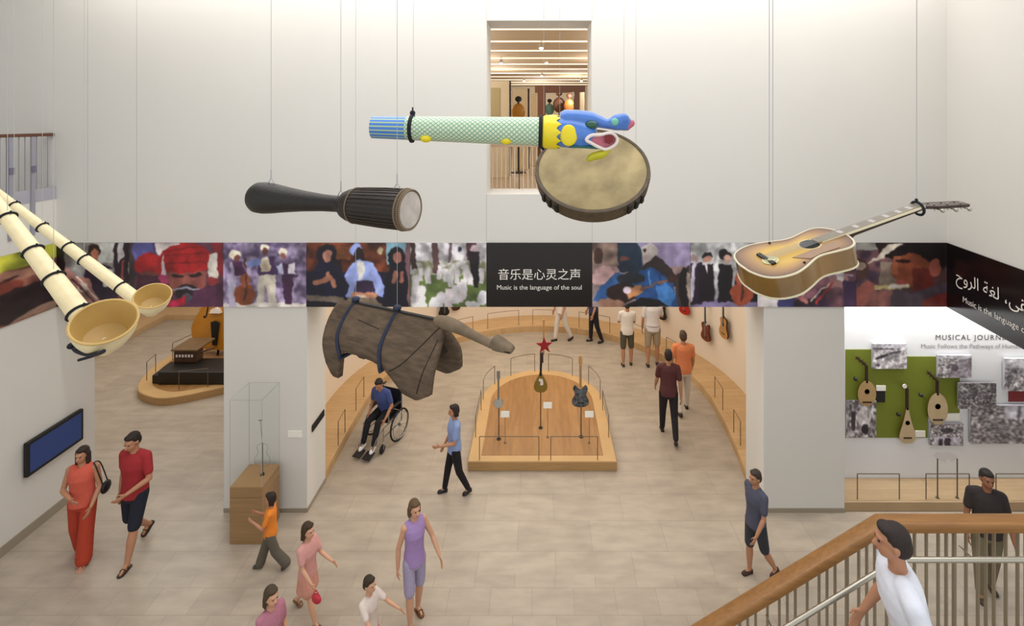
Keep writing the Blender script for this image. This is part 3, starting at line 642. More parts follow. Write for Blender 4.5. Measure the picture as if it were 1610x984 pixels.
M_hoop = mat('rope_hoop', (120, 104, 84), .8)
for tt, r, th in ((.0, .109, .006), (.03, .114, .006), (.36, .101, .004)):
    p_, th_ = hoop(hc+ax*tt, ax, r, th); obj('tuning_hoop', MB().tube(p_, th_, 6, closed=True), M_hoop, t)
m = MB(); p_, th_ = hoop(hc+ax*.012, ax, .112, .005); m.tube(p_, th_, 6, closed=True)
for k in range(60):
    a0 = 2*PI*k/60
    m.tube([hc+ax*.002+(u0*math.cos(a0)+w0*math.sin(a0))*.108, hc+ax*.034+(u0*math.cos(a0+.06)+w0*math.sin(a0+.06))*.116], .003, 4)
obj('rope_lacing', m, M_hoop, t)
obj('drum_skin', MB().lathe([(-.004, .001), (-.006, .05), (-.004, .098), (.006, .108)], hc, ax, 40, cap=True), mat('drum_skin_pale', (196, 188, 182), .6, vary=.22, scale=14), t)
for px, tt in ((407, 1.0), (523, .47), (630, .085)):
    r = np.interp(tt, [p[0] for p in prof], [p[1] for p in prof])
    q_ = hc+ax*tt; top = q_+Vector((0, 0, r+.035))
    obj('suspension_hook', MB().tube([q_+Vector((-.02, 0, r-.002)), top, q_+Vector((.02, 0, r-.002))], .0035, 6).tube([top, top+Vector((0, 0, .05))], .004, 6), M_wire, t)
    cable(t, (q_.x, q_.y, TOP-.01), top+Vector((0, 0, .04)))

# --- dragon drum
Yd = 3.5; k_ = Yd/FPX
L0, L1 = P(586, 200, Yd), P(850, 207, Yd)
ax = (L1-L0).normalized()
up_ = (Vector((0, 0, 1))-ax*ax.z).normalized(); fw = Vector((0, -1, 0))
def scale_mat():
    m = bpy.data.materials.new('dragon_scales'); m.use_nodes = True; nt = m.node_tree; b = nt.nodes['Principled BSDF']
    uv = nt.nodes.new('ShaderNodeAttribute'); uv.attribute_name = 'uvw'
    sp = nt.nodes.new('ShaderNodeSeparateXYZ'); nt.links.new(uv.outputs['Vector'], sp.inputs[0])
    outs = []
    for op in ('ADD', 'SUBTRACT'):
        a_ = nt.nodes.new('ShaderNodeMath'); a_.operation = op; nt.links.new(sp.outputs[0], a_.inputs[0]); nt.links.new(sp.outputs[1], a_.inputs[1])
        f_ = nt.nodes.new('ShaderNodeMath'); f_.operation = 'FRACT'; nt.links.new(a_.outputs[0], f_.inputs[0])
        l_ = nt.nodes.new('ShaderNodeMath'); l_.operation = 'LESS_THAN'; l_.inputs[1].default_value = .27; nt.links.new(f_.outputs[0], l_.inputs[0]); outs.append(l_)
    mx = nt.nodes.new('ShaderNodeMath'); mx.operation = 'MAXIMUM'; nt.links.new(outs[0].outputs[0], mx.inputs[0]); nt.links.new(outs[1].outputs[0], mx.inputs[1])
    mix = nt.nodes.new('ShaderNodeMix'); mix.data_type = 'RGBA'
    mix.inputs['A'].default_value = (*lin((218, 232, 200)), 1); mix.inputs['B'].default_value = (*lin((126, 172, 150)), 1)
    nt.links.new(mx.outputs[0], mix.inputs['Factor']); nt.links.new(mix.outputs['Result'], b.inputs['Base Color']); b.inputs['Roughness'].default_value = .3
    b.inputs['Coat Weight'].default_value = .3
    return m
def stripe_mat():
    m = bpy.data.materials.new('blue_stripes'); m.use_nodes = True; nt = m.node_tree; b = nt.nodes['Principled BSDF']
    uv = nt.nodes.new('ShaderNodeAttribute'); uv.attribute_name = 'uvw'
    sp = nt.nodes.new('ShaderNodeSeparateXYZ'); nt.links.new(uv.outputs['Vector'], sp.inputs[0])
    f_ = nt.nodes.new('ShaderNodeMath'); f_.operation = 'FRACT'; nt.links.new(sp.outputs[0], f_.inputs[0])
    l_ = nt.nodes.new('ShaderNodeMath'); l_.operation = 'LESS_THAN'; l_.inputs[1].default_value = .3; nt.links.new(f_.outputs[0], l_.inputs[0])
    mix = nt.nodes.new('ShaderNodeMix'); mix.data_type = 'RGBA'
    mix.inputs['A'].default_value = (*lin((76, 132, 214)), 1); mix.inputs['B'].default_value = (*lin((190, 214, 150)), 1)
    nt.links.new(l_.outputs[0], mix.inputs['Factor']); nt.links.new(mix.outputs['Result'], b.inputs['Base Color']); b.inputs['Roughness'].default_value = .3
    return m
def uv_tube(name, s0, s1, r0, r1, m, parent, nu, nv, n=64, seg=24, endcap=False):
    mb = MB(); rg = []; uvs = []
    for i in range(seg+1):
        s_ = s0+(s1-s0)*i/seg; r = r0+(r1-r0)*i/seg
        rg.append([L0+ax*s_+(up_*math.cos(2*PI*k/n)+fw*math.sin(2*PI*k/n))*r for k in range(n)])
        uvs += [(abs(((k/n*2) % 2)-1)*nu if False else k/n*nu, i/seg*nv, 0) for k in range(n)]
    mb.rings(rg, cap=endcap)
    o = obj(name, mb, m, parent, recalc=True)
    at = o.data.attributes.new('uvw', 'FLOAT_VECTOR', 'POINT'); at.data.foreach_set('vector', np.array(uvs).ravel())
    return o
t = thing('dragon_drum', 'long painted dragon drum with green scales and a blue and yellow dragon head', 'drum', tuple(L0))
TL = (L1-L0).length
# the attribute wraps, so whole turns of the pattern are used
uv_tube('striped_end', 0, TL*.205, 17.5*k_, 18.5*k_, stripe_mat(), t, 18, 1, endcap=True)
uv_tube('scaled_body', TL*.205, TL*1.0, 18.8*k_, 23*k_, scale_mat(), t, 18, 26, n=108, endcap=True)
M_yel = mat('yellow_paint', (240, 220, 30), .35, coat=.3); M_blu = mat('blue_paint', (76, 128, 214), .25, vary=.10, scale=10, coat=.5)
M_ygr = mat('yellow_green_paint', (190, 186, 40), .4); M_dgr = mat('dark_green_paint', (24, 84, 62), .15, coat=.6); M_mint = mat('mint_paint', (120, 196, 176), .4)
M_pink = mat('pink_paint', (196, 110, 130), .4); M_red = mat('dark_red_paint', (120, 26, 30), .4); M_wpaint = mat('white_paint', (236, 226, 220), .4)
for sx in (.235, 1.0):
    p_, th_ = hoop(L0+ax*TL*sx, ax, (19.3 if sx < .5 else 23.5)*k_, .014); m = MB().tube(p_, th_, 8, closed=True)
    if sx < .5: m.ell(L0+ax*TL*sx+up_*24*k_, (.02, .02, .02)); m.ell(L0+ax*TL*sx-up_*20*k_, (.02, .016, .014))
    else: m.tube([L0+ax*TL*sx-up_*22*k_, L0+ax*(TL*sx+.03)-up_*28*k_], .012, 8)
    obj('rope_ring', m, M_rope, t)
# yellow legs on the underside
for sx in (.33, .80):
    c_ = L0+ax*TL*sx-up_*15*k_+fw*13*k_
    m = MB().ell(c_, (.040, .03, .028))
    if sx > .5: m.cone(c_, c_+up_*.045+ax*.01, .02, .006)
    obj('claw_foot', m, M_yel, t)
# head, in local frame  h(x along, y toward camera, z up), units px
Hc = L1
def hp(x, y, z): return Hc+(ax*x+fw*y+up_*z)*k_
mb = MB()                                       # yellow ruff with pointed edge
rg = []
n = 48
for i, (x, r) in enumerate(((3, 23.5), (6, 26), (14, 27), (24, 27.2))):
    rg.append([hp(x, math.cos(2*PI*k/n)*r, math.sin(2*PI*k/n)*r) for k in range(n)])
rg.append([hp(24+(8 if k % 4 == 0 else (3 if k % 2 else 0)), math.cos(2*PI*k/n)*25.5, math.sin(2*PI*k/n)*25.5) for k in range(n)])
rg.append([hp(24, math.cos(2*PI*k/n)*22, math.sin(2*PI*k/n)*22) for k in range(n)])
obj('yellow_ruff', mb.rings(rg), M_yel, t)
mb = MB()
mb.rings([[hp(x, math.cos(2*PI*k/32)*ry, cz+math.sin(2*PI*k/32)*rz) for k in range(32)] for x, ry, rz, cz in
          ((20, 22, 22, 0), (30, 24, 24.5, 1), (50, 25, 25, 0), (64, 24, 23, -1), (76, 20, 20, -2), (84, 15, 15, -4), (88, 9, 10, -5))])
fuse_parts = [(mb)]
mb.rings([[hp(x, math.cos(2*PI*k/24)*ry, cz+math.sin(2*PI*k/24)*rz) for k in range(24)] for x, ry, rz, cz in
          ((30, 13, 8, 24), (38, 17, 12, 24), (60, 17, 13, 23), (80, 16, 12, 22), (94, 14, 10, 18), (104, 11, 8, 15), (118, 13, 8, 13), (134, 10, 6, 11), (140, 5, 3, 9))])
mb.ell(hp(124, 4, 20), (17*k_, 12*k_, 12*k_)); mb.ell(hp(112, 2, 17), (12*k_, 10*k_, 8*k_))
mb.cone(hp(112, 6, 14), hp(128, 9, 24), 7*k_, 9*k_)
mb.cone(hp(60, 8, -13), hp(100, 6, -15), 11*k_, 5*k_)
off = Vector(t.location)
mb.v = [v-off for v in mb.v]
fuse(mb, .0075, 'dragon_head', M_blu, t, smooth=3)
def patch(c, ru, rv, n=28, d=3):                # slightly domed disc facing the camera
    m_ = MB(); m_.ell(hp(*c), (ru*k_, d*k_, rv*k_), nu=24, nv=12); return m_
obj('yellow_cheek', patch((43, 22.2, -4), 13.5, 16.5, d=4.5), M_yel, t)
obj('dragon_eye', MB().ell(hp(78, 15, 13), (10*k_, 6*k_, 6.5*k_)), M_dgr, t)
obj('nostril', MB().ell(hp(114, 15, 18.5), (6*k_, 4*k_, 6*k_)), M_mint, t)
obj('snout_tip', MB().cone(hp(134, 3, 10), hp(141, 4, 17), 5*k_, 6*k_), M_pink, t)
lip = catmull([(70, 22, -10), (78, 20, -3), (92, 17, -2), (108, 14, 1), (118, 12, -6), (116, 13, -16), (102, 15, -24), (90, 17, -21), (78, 20, -15)], 5, closed=True)
obj('white_teeth', MB().tube([hp(*p) for p in lip], 2.7*k_, 8, closed=True), M_wpaint, t)
obj('mouth_lining', MB().prism([hp(p[0], p[1]-3, p[2]) for p in lip], -fw*8*k_), M_pink, t, smooth=False)
obj('tongue', MB().prism([hp(x, 17, z) for x, z in ((100, -2), (112, -3), (112, -12), (106, -16), (99, -14))], fw*2*k_), M_red, t, smooth=False)
obj('green_brow', MB().tube([hp(*p) for p in catmull([(44, 15, -21), (60, 15, -21), (84, 13, -22), (102, 11, -23)], 5)], 2.4*k_, 8), mat('teal_paint', (44, 104, 110), .4), t)
bp_ = catmull([(108, 10, -24), (96, 12, -32), (82, 12, -36), (72, 12, -43)], 5)
obj('beard', MB().tube([hp(*p) for p in bp_], [k_*v for v in np.interp(range(len(bp_)), [0, 6, 12, len(bp_)-1], [3, 7, 5.5, 1])], 10), M_ygr, t)
obj('suspension_hook', MB().tube([L0+ax*TL*.235+up_*24*k_, L0+ax*TL*.235+up_*33*k_], .006, 8), M_black, t)
q_ = L0+ax*TL*.24; cable(t, (q_.x, q_.y, TOP-.01), q_+up_*30*k_)
q_ = P(855, 180, Yd); cable(t, (q_.x, q_.y, TOP-.01), q_)

# --- big frame drum
Yf = 4.0; k_ = Yf/FPX; c_ = P(931, 264, Yf)
view = Vector((0, 0, EYE))-c_; view.normalize()
nn = (view*.74+Vector((0.02, .10, .66))).normalized()
t = thing('frame_drum', 'large round frame drum with tan skin hanging behind the dragon head', 'drum', tuple(c_))
rf = 87*k_
obj('drum_hoop', MB().lathe([(-.115, rf*.99), (-.11, rf*1.01), (-.02, rf*1.025), (.004, rf*1.02), (.006, rf*.97)], c_, nn, 64, cap=False), mat('dark_drum_hoop', (84, 70, 52), .6, vary=.3, scale=20), t, solid=.012)
obj('drum_skin', MB().lathe([(.008, .001), (.008, rf*.5), (.007, rf*.9), (.004, rf*.985), (-.01, rf*1.0)], c_, nn, 64), mat('tan_drum_skin', (172, 154, 108), .6, vary=.2, scale=4.6, bump=.3, col2=(124, 108, 70)), t)
u_ = nn.cross(Vector((0, 0, 1))).normalized(); w_ = nn.cross(u_)
if w_.z < 0: w_ = -w_
m = MB()
for k in range(90):
    a0 = 2*PI*k/90
    m.ell(c_-nn*.022+(u_*math.cos(a0)+w_*math.sin(a0))*rf*1.03, (.006, .006, .006), nu=6, nv=4)
obj('hoop_tacks', m, mat('hoop_tack', (60, 46, 32), .5), t)
for sgn in (-1, 1):
    for j in range(3):
        a0 = R(-90+sgn*(36+j*9)) 
        q_ = c_+(u_*math.cos(a0)+w_*math.sin(a0))*rf*1.03-nn*.045
        tg = (-u_*math.sin(a0)+w_*math.cos(a0))
        obj('tuning_lug', MB().obox(q_, tg, nn, (u_*math.cos(a0)+w_*math.sin(a0)), .018, .045, .018), M_black, t, smooth=False, bevel=.006)
for s_ in (-1, 1):
    q_ = c_+u_*rf*.62*s_+w_*rf*.80; cable(t, (q_.x, q_.y, TOP-.01), q_-nn*.05)

# --- log drum carved like an animal
Yl0, Yl1 = 4.25, 3.75
A = P(535, 474, Yl0); B = P(697, 509, Yl1)       # ridge line, left and right end
M_log = mat('grey_carved_wood', (96, 80, 64), .8, vary=.38, scale=5, stretch=(1.5, 1.5, 7), bump=.6)
axl = (B-A); LL = axl.length; axl.normalize()
side = axl.cross(Vector((0, 0, 1))).normalized()      # toward the camera
if side.y > 0: side = -side
upl = side.cross(axl); upl = upl if upl.z > 0 else -upl
t = thing('log_drum', 'big grey wooden slit drum carved as an animal, with two blue-black straps', 'drum', tuple(A))
ns, ncr = 36, 25
def depth(s): # length of the flank below the ridge
    pts = [(0, .60), (.07, .72), (.145, .72), (.16, .46), (.22, .42), (.34, .41), (.50, .42), (.60, .45), (.68, .53), (.78, .64), (.9, .66), (1, .58)]
    return float(np.interp(s, [p[0] for p in pts], [p[1] for p in pts]))
def shell(sgn_list, th):
    g = []
    for i in range(ns+1):
        s = i/ns; row = []
        sx = s
        for j in range(ncr):
            v = -1+2*j/(ncr-1); av = abs(v)
            dd = .77*depth(s)*(1 if v < 0 else .92+.02*math.sin(9*s))
            wd = .045+(.135+.06*s)*math.sin(min(av*1.35, 1)*PI/2)-.05*max(av-.7, 0)/.3
            z = -dd*(av**1.25)
            bulge = -.07*math.sin(PI*min(max(av, 0), 1))*(1-s) + (.17*math.sin(PI*min(av*.75, 1)))*max(s-.55, 0)/.45*(.2)
            row.append(A+axl*(LL*s+bulge+.11*av*(s-.5)*0)+side*(-v*wd)+upl*z)
        g.append(row)
    return g
g = shell(None, 0)
mb = MB().rings(g, cap=False, close=False)
o = obj('drum_body', mb, M_log, t, solid=.045, angle=60)
# closed rear end of the trunk
g0 = g[0]; rear = [p for j, p in enumerate(g0)]
obj('rear_face', MB().prism([p+axl*.02 for p in rear if (p-A).dot(upl) > -.34], axl*.03), M_log, t, smooth=False)
# plate set back between the front legs, coloured dark as the hollow's shade
mb = MB(); gf = g[-4]
obj('hollow_shade', MB().prism([p-axl*.02 for p in gf if (p-A).dot(upl) > -.32], axl*.03), mat('hollow_shade_wood', (52, 42, 36), .9), t, smooth=False)
# slit along the back
sl0, sl1 = A+upl*.024+axl*.15, A+upl*.024+axl*(LL*.93)
obj('sounding_slit', MB().obox((sl0+sl1)/2, axl, side, upl, (sl1-sl0).length/2, .014, .006), M_black, t, smooth=False)
for (s_a, v_a), (s_b, v_b) in (((.985, -.10), (.66, -.93)), ((.985, -.3), (.90, -.92)), ((.30, -.35), (.52, -.42))):
    pts = []
    for q in range(13):
        ss, vv = s_a+(s_b-s_a)*q/12, v_a+(v_b-v_a)*q/12
        fi, fj = ss*ns, (vv+1)/2*(ncr-1); i0, j0 = min(int(fi), ns-1), min(int(fj), ncr-2); a_, b_ = fi-i0, fj-j0
        p = (g[i0][j0]*(1-a_)+g[i0+1][j0]*a_)*(1-b_)+(g[i0][j0+1]*(1-a_)+g[i0+1][j0+1]*a_)*b_
        pts.append(p+(side*.9+upl*.3*(1-abs(vv))).normalized()*.0235)
    obj('carved_groove', MB().tube(pts, .0045, 6), mat('groove_shadow_wood', (44, 36, 30), .9), t)
# neck and head
n0 = B+Vector((0, 0, -.02)); npts = catmull([P(684, 503, 3.80), P(714, 512, 3.72), P(744, 527, 3.63), P(774, 542, 3.56)], 6)
mb = MB().tube(npts, [.030, .040, .047, .051, .052, .051, .049, .047, .044, .041, .038, .036, .034, .033, .032, .031, .030, .030, .032][:len(npts)], 14)
hd = P(789, 542, 3.52); hx = (P(806, 548, 3.49)-P(774, 540, 3.56)).normalized()
hu = Vector((0, 0, 1))-hx*hx.z; hu.normalize(); hs = hx.cross(hu)
Lh = .16
rg = []
for s_, w_h, h_h, dz in ((-.5, .030, .030, 0), (-.36, .052, .050, .006), (-.05, .054, .044, 0), (.3, .044, .032, -.010), (.52, .038, .026, -.016), (.56, .030, .018, -.016)):
    rg.append([hd+hx*Lh*s_+hs*w_h*math.copysign(abs(math.cos(2*PI*k/16))**.6, math.cos(2*PI*k/16))+hu*(dz+h_h*math.copysign(abs(math.sin(2*PI*k/16))**.6, math.sin(2*PI*k/16))) for k in range(16)])
mb.rings(rg)
off = Vector(t.location); mb.v = [v-off for v in mb.v]
fuse(mb, .009, 'neck_and_head', mat('carved_neck_wood', (118, 102, 82), .75, vary=.25, scale=9, bump=.4), t, smooth=2)
obj('mouth_line', MB().obox(hd+hx*.05-hu*.022, hx, hs, hu, .035, .043, .004), M_black, t, smooth=False)
M_strap = mat('blue_black_strap', (34, 42, 66), .6, vary=.2, scale=40)
for fs in (.19, .60):
    i0 = int(fs*ns); pts = []
    for j in range(ncr):
        p = g[i0][j]; v = -1+2*j/(ncr-1)
        q_ = p+side*(.034*(-v))+upl*.028*(1-abs(v))
        pts.append(q_)
    lo = [pts[-1]-upl*.03, (pts[-1]+pts[0])/2-upl*.04, pts[0]-upl*.03]
    m = MB().tube(pts+lo, .017, 8, closed=True)
    top = max(pts, key=lambda p: p.z); m.ell(top+Vector((0, 0, .02)), (.035, .03, .025))
    obj('strap', m, M_strap, t)
    cable(t, (top.x, top.y, TOP-.01), top+Vector((0, 0, .02)))

# --- guitar builder: frame (o at tail end of the top, u toward the head, v across, n out of the top)
def outline(kind='acoustic', L=.5, Wd=.19):
    if kind == 'acoustic': pr = [(0, 0), (.004, .30), (.05, .72), (.14, .94), (.27, 1.0), (.40, .88), (.54, .68), (.63, .64), (.74, .70), (.86, .74), (.94, .62), (.99, .32), (1, .12)]
    elif kind == 'pear': pr = [(0, 0), (.004, .30), (.05, .66), (.15, .92), (.30, 1.0), (.46, .92), (.62, .70), (.78, .44), (.90, .24), (1, .13)]
    elif kind == 'drop': pr = [(0, 0), (.004, .34), (.04, .72), (.11, .95), (.20, 1.0), (.34, .88), (.52, .62), (.72, .38), (.88, .22), (1, .14)]
    elif kind == 'round': pr = [(0, 0), (.004, .2), (.06, .5), (.2, .85), (.4, 1), (.6, .98), (.8, .78), (.93, .48), (1, .15)]
    elif kind == 'bass': pr = [(0, 0), (.004, .35), (.06, .80), (.18, .98), (.30, 1.0), (.42, .86), (.50, .70), (.52, .74), (.56, .56), (.62, .52), (.70, .60), (.715, .68), (.74, .62), (.82, .72), (.9, .66), (.96, .42), (1, .12)]
    elif kind == 'electric': pr = [(0, 0), (.004, .3), (.06, .78), (.18, .98), (.3, .96), (.46, .74), (.58, .66), (.72, .78), (.86, .86), (.97, .66), (.93, .46), (.84, .3), (.80, .14)]
    half = [Vector((p.x*L, p.y*Wd, 0)) for p in catmull([(x, y, 0) for x, y in pr], 3 if kind != 'round' else 4)]
    return half+[Vector((p.x, -p.y, 0)) for p in reversed(half[1:])]
def frame(o, u, nrm):
    u = Vector(u).normalized(); n = Vector(nrm); n = (n-u*n.dot(u)).normalized(); v = n.cross(u)
    o = Vector(o); return (lambda a_, b_, c_: o+u*a_+v*b_+n*c_), u, v, n
def guitar(parent, F, kind, L, Wd, T, neckL, headL, mt, ms, mn, sound=True, bind=None, scale=1.0, bowl=False, pegs=3, headtilt=.2, pickguard=None, neckw=.026):
    f, u, v, n = F
    ol = outline(kind, L, Wd)
    if bowl:
        rg = []
        for q in range(7):
            an = q/6*PI/2; rr = math.cos(an)*.999+.001
            rg.append([f(L*.32+(p.x-L*.32)*rr, p.y*rr, -T*math.sin(an)) for p in ol])
        obj('bowl_back', MB().rings(rg), ms, parent)
    else:
        obj('body', MB().prism([f(p.x, p.y, -T) for p in ol], n*(T-.002)), ms, parent, angle=40)
    obj('soundboard', MB().prism([f(p.x*.995+.001, p.y*.985, -.002) for p in ol], n*.004), mt, parent, angle=40)
    if bind:
        m_ = MB(); m_.tube([f(p.x, p.y, 0) for p in ol], .0045*scale, 6, closed=True)
        if not bowl: m_.tube([f(p.x, p.y, -T) for p in ol], .0045*scale, 6, closed=True)
        obj('binding', m_, bind, parent)
    if sound:
        r_ = Wd*.25
        m_ = MB(); m_.lathe([(0, .001), (0, r_)], f(L*.66 if kind == 'acoustic' else L*.55, 0, .0035), n, 28); obj('sound_hole', m_, M_black, parent, recalc=True)
        m_ = MB(); m_.tube([f((L*.66 if kind == 'acoustic' else L*.55)+math.cos(2*PI*q/28)*r_*1.15, math.sin(2*PI*q/28)*r_*1.15, .002) for q in range(28)], .0022*scale, 5, closed=True)
        obj('rosette', m_, mt if bind is None else bind, parent)
    obj('bridge', MB().obox(f(L*.22, 0, .006), v, u, n, Wd*.36, .010*scale, .005), M_black if kind != 'pear' else mn, parent, smooth=False, bevel=.002)
    a0 = L*.72 if kind in ('acoustic',) else L*.93
    m_ = MB(); m_.obox(f((a0+L+neckL)/2, 0, .006), u, v, n, (L+neckL-a0)/2, neckw*.9, .0045); obj('fingerboard', m_, M_black if mn is not M_black else mn, parent, smooth=False)
    m_ = MB(); m_.rings([[f(x_, neckw*math.cos(2*PI*q/12)*.93, min(0, math.sin(2*PI*q/12))*d_ +.001) for q in range(12)] for x_, d_ in ((L-.01, T*.75 if not bowl else .05), (L+.02, .045), (L+.05, .028), (L+neckL, .02))])
    obj('neck', m_, mn, parent)
    f2 = lambda a_, b_, c_: f(L+neckL+a_*math.cos(headtilt), b_, c_-a_*math.sin(headtilt))
    hw = neckw*1.25
    hn = (n*math.cos(headtilt)+u*math.sin(headtilt)).normalized()
    hm = obj('headstock', MB().prism([f2(0, -hw*.75, -.008), f2(headL*.25, -hw*1.15, -.008), f2(headL, -hw*1.0, -.008), f2(headL*1.03, 0, -.008), f2(headL, hw*1.0, -.008), f2(headL*.25, hw*1.15, -.008), f2(0, hw*.75, -.008)], hn*.014), mn, parent, smooth=False, bevel=.002)
    for q in range(pegs):
        for sg in (-1, 1):
            x_ = headL*(.25+.62*q/max(pegs-1, 1))
            m_ = MB(); m_.tube([f2(x_, sg*hw*.5, .012), f2(x_, sg*hw*.5, -.02)], .0035*scale, 6); m_.tube([f2(x_, sg*hw*.9, -.01), f2(x_, sg*hw*1.55, -.01)], .0028*scale, 6); m_.ell(f2(x_, sg*hw*1.75, -.01), (.009*scale,)*3, nu=8, nv=6)
            obj('tuning_peg', m_, M_steel, hm)
    m_ = MB()
    for q in range(6): 
        y_ = (q-2.5)/2.5
        m_.tube([f(L*.22, y_*neckw*1.0, .012), f(L+neckL, y_*neckw*.75, .014)], .0009*scale, 4)
    obj('strings', m_, M_wire, parent, smooth=False)
M_top = mat('amber_spruce', (214, 176, 92), .3, vary=.06, scale=4, coat=.5)
M_sideg = mat('amber_guitar_side', (122, 88, 30), .2, vary=.35, scale=5, coat=.5)
M_neckd = mat('dark_neck_wood', (52, 32, 24), .35)
def sunburst(f, u, v, o, L, Wd):
    m = bpy.data.materials.new('sunburst_spruce'); m.use_nodes = True; nt = m.node_tree; b = nt.nodes['Principled BSDF']
    at = nt.nodes.new('ShaderNodeAttribute'); at.attribute_name = 'edge'
    cr = nt.nodes.new('ShaderNodeValToRGB'); e = cr.color_ramp.elements
    e[0].position = 0.45; e[0].color = (*lin((204, 164, 66)), 1); e[1].position = 1.0; e[1].color = (*lin((92, 58, 46)), 1)
    x_ = cr.color_ramp.elements.new(.75); x_.color = (*lin((164, 124, 74)), 1)
    nt.links.new(at.outputs['Fac'], cr.inputs[0]); nt.links.new(cr.outputs[0], b.inputs['Base Color']); b.inputs['Roughness'].default_value = .3; b.inputs['Coat Weight'].default_value = .4
    return m
Yg = 2.12; kg = Yg/FPX
tail = P(1170, 421, Yg-.02); nutp = P(1447, 324, Yg+.10)
u_ = (nutp-tail).normalized()
n_ = Vector((0.02, -.10, 1))
F = frame(tail+Vector((0, 0, 0)), u_, n_); f, u, v, n = F
Lb = .485; Wb = .158; Tb = .094
t = thing('acoustic_guitar', 'large hanging sunburst acoustic guitar with its neck raised to the right', 'guitar', tuple(tail))
tot = (nutp-tail).length
guitar(t, F, 'acoustic', Lb, Wb, Tb, tot-Lb, .23, M_top, M_sideg, M_neckd, bind=mat('cream_binding', (222, 214, 184), .5), headtilt=.26, neckw=.024, scale=1)
[c for c in kids(t) if c.name.startswith('fingerboard')][0].data.materials[0] = mat('worn_fingerboard', (150, 134, 104), .35)  # paler than the wood: gloss reflection put into the colour
# sunburst top laid as a fine disc with distance-to-edge attribute
ol = outline('acoustic', Lb, Wb); N = len(ol); cen = Vector((Lb*.36, 0, 0)); rings_ = []; vals = []
for q in range(9):
    s_ = max(q/8, .001); rings_.append([f((Lb*.45+(p.x-Lb*.45)*s_*.985), p.y*s_*.985, .0025) for p in ol]); vals += [q/8]*N
mb = MB().rings(rings_, cap=False)
so = obj('sunburst_finish', mb, sunburst(f, u, v, tail, Lb, Wb), t, recalc=False, smooth=False)
if so.data.polygons[20].normal.dot(n) < 0: so.data.flip_normals()
at = so.data.attributes.new('edge', 'FLOAT', 'POINT'); at.data.foreach_set('value', vals)
obj('pickguard', MB().prism([f(Lb*x_, y_*Wb, .003) for x_, y_ in ((.40, -.34), (.50, -.66), (.62, -.60), (.80, -.62), (.86, -.30), (.74, -.22), (.68, -.33), (.6, -.30))], n*.002), mat('pickguard_brown', (150, 118, 92), .3), t, smooth=False)
obj('star_ornament', MB().lathe([(.0, .022), (.006, .022), (.008, .001)], f(Lb*.235, -.02, .004), n, 10).lathe([(.0, .034), (.003, .034)], f(Lb*.235, -.02, .003), n, 24), mat('pearl_ornament', (200, 196, 150), .3), t)
for x_ in (.02, .22, .42, .60, .76, .90): obj('fret_inlay', MB().obox(f(Lb+(tot-Lb)*x_-.02, 0, .0112), u, v, n, .010, .014, .0006), M_wpaint, t, smooth=False)
obj('neck_edge', MB().obox(f((Lb*.75+tot)/2, -.0235, .004), u, v, n, (tot-Lb*.75)/2, .002, .005), mat('cream_binding', (0, 0, 0)), t, smooth=False)
m = MB(); sx = Lb*.42
m.tube([f(sx, y_*Wb*.70, z_) for y_, z_ in ((-1.03, .006), (-1.05, -Tb*.5), (-1.03, -Tb-.006), (0, -Tb-.008), (1.03, -Tb-.006), (1.05, -Tb*.5), (1.03, .008))], .0055, 6)
obj('body_strap', m, M_rope, t)
q_ = f(sx, Wb*.72, .01); cable(t, (q_.x, q_.y, TOP-.01), q_, .0016); q2 = q_+u*.018; cable(t, (q2.x, q2.y, TOP-.01), q2, .0016)
q_ = f(tot-.015, 0, 0)
pts, th = hoop(q_-n*.006, u, .031, .006, 20); obj('neck_clamp', MB().tube(pts, .006, 6, closed=True).tube([q_+n*.02, q_+n*.04], .006, 6), M_rope, t)
cable(t, (q_.x, q_.y, TOP-.01), q_+n*.03, .0016)
# ================================================================== staircase rail in the foreground
Ys = 3.75; zl = 2.33; xb = 2.66
slope = 179/295.0
M_tread = mat('stone_tread', (170, 160, 146), .5)
st = thing('staircase', 'stone staircase and landing just below the frame behind the foreground railing', 'staircase', (xb, 3.0, zl))
obj('landing', MB().box(xb, 2.0, zl-.25, 7.0, Ys-.03, zl), M_tread, st, smooth=False)
mb = MB(); run = zl/slope; ns_ = 14
prof_ = []
for i in range(ns_):
    x = xb-i*run/ns_; z = zl-i*zl/ns_
    prof_ += [(x, z-zl/ns_ if i else z)] if False else []
    prof_ += [(x-.0, z), (x, z-zl/ns_)]
prof_ = [(xb, zl)]
for i in range(ns_):
    x = xb-i*run/ns_; z = zl-(i+1)*zl/ns_
    prof_ += [(x, z), (x-run/ns_, z)]
prof_ = [p for k, p in enumerate(prof_) if k == 0 or p != prof_[k-1]]
prof_ += [(xb-run, -.0), (xb-run+.3, 0), (xb, zl-.25)]
obj('flight', MB().prism([Vector((x, 2.3, z)) for x, z in prof_], (0, Ys-.03-2.3, 0)), M_tread, st, smooth=False)
rl = thing('stair_railing', 'foreground stair railing with a thick oak handrail, thin steel bars and a steel grab rail', 'railing', (xb, Ys, zl))
zr = zl+.98
hw_, hh_ = .062, .040
def sect(c, dirx):        # rounded oak section in the plane across the rail
    d_ = Vector(dirx).normalized(); upv = Vector((0, 1, 0)).cross(d_); upv = upv if upv.z > 0 else -upv
    pts = []
    for k in range(20):
        a_ = 2*PI*k/20; cx = math.copysign(abs(math.cos(a_))**.45, math.cos(a_)); sx_ = math.copysign(abs(math.sin(a_))**.45, math.sin(a_))
        pts.append((cx, sx_, upv))
    return pts
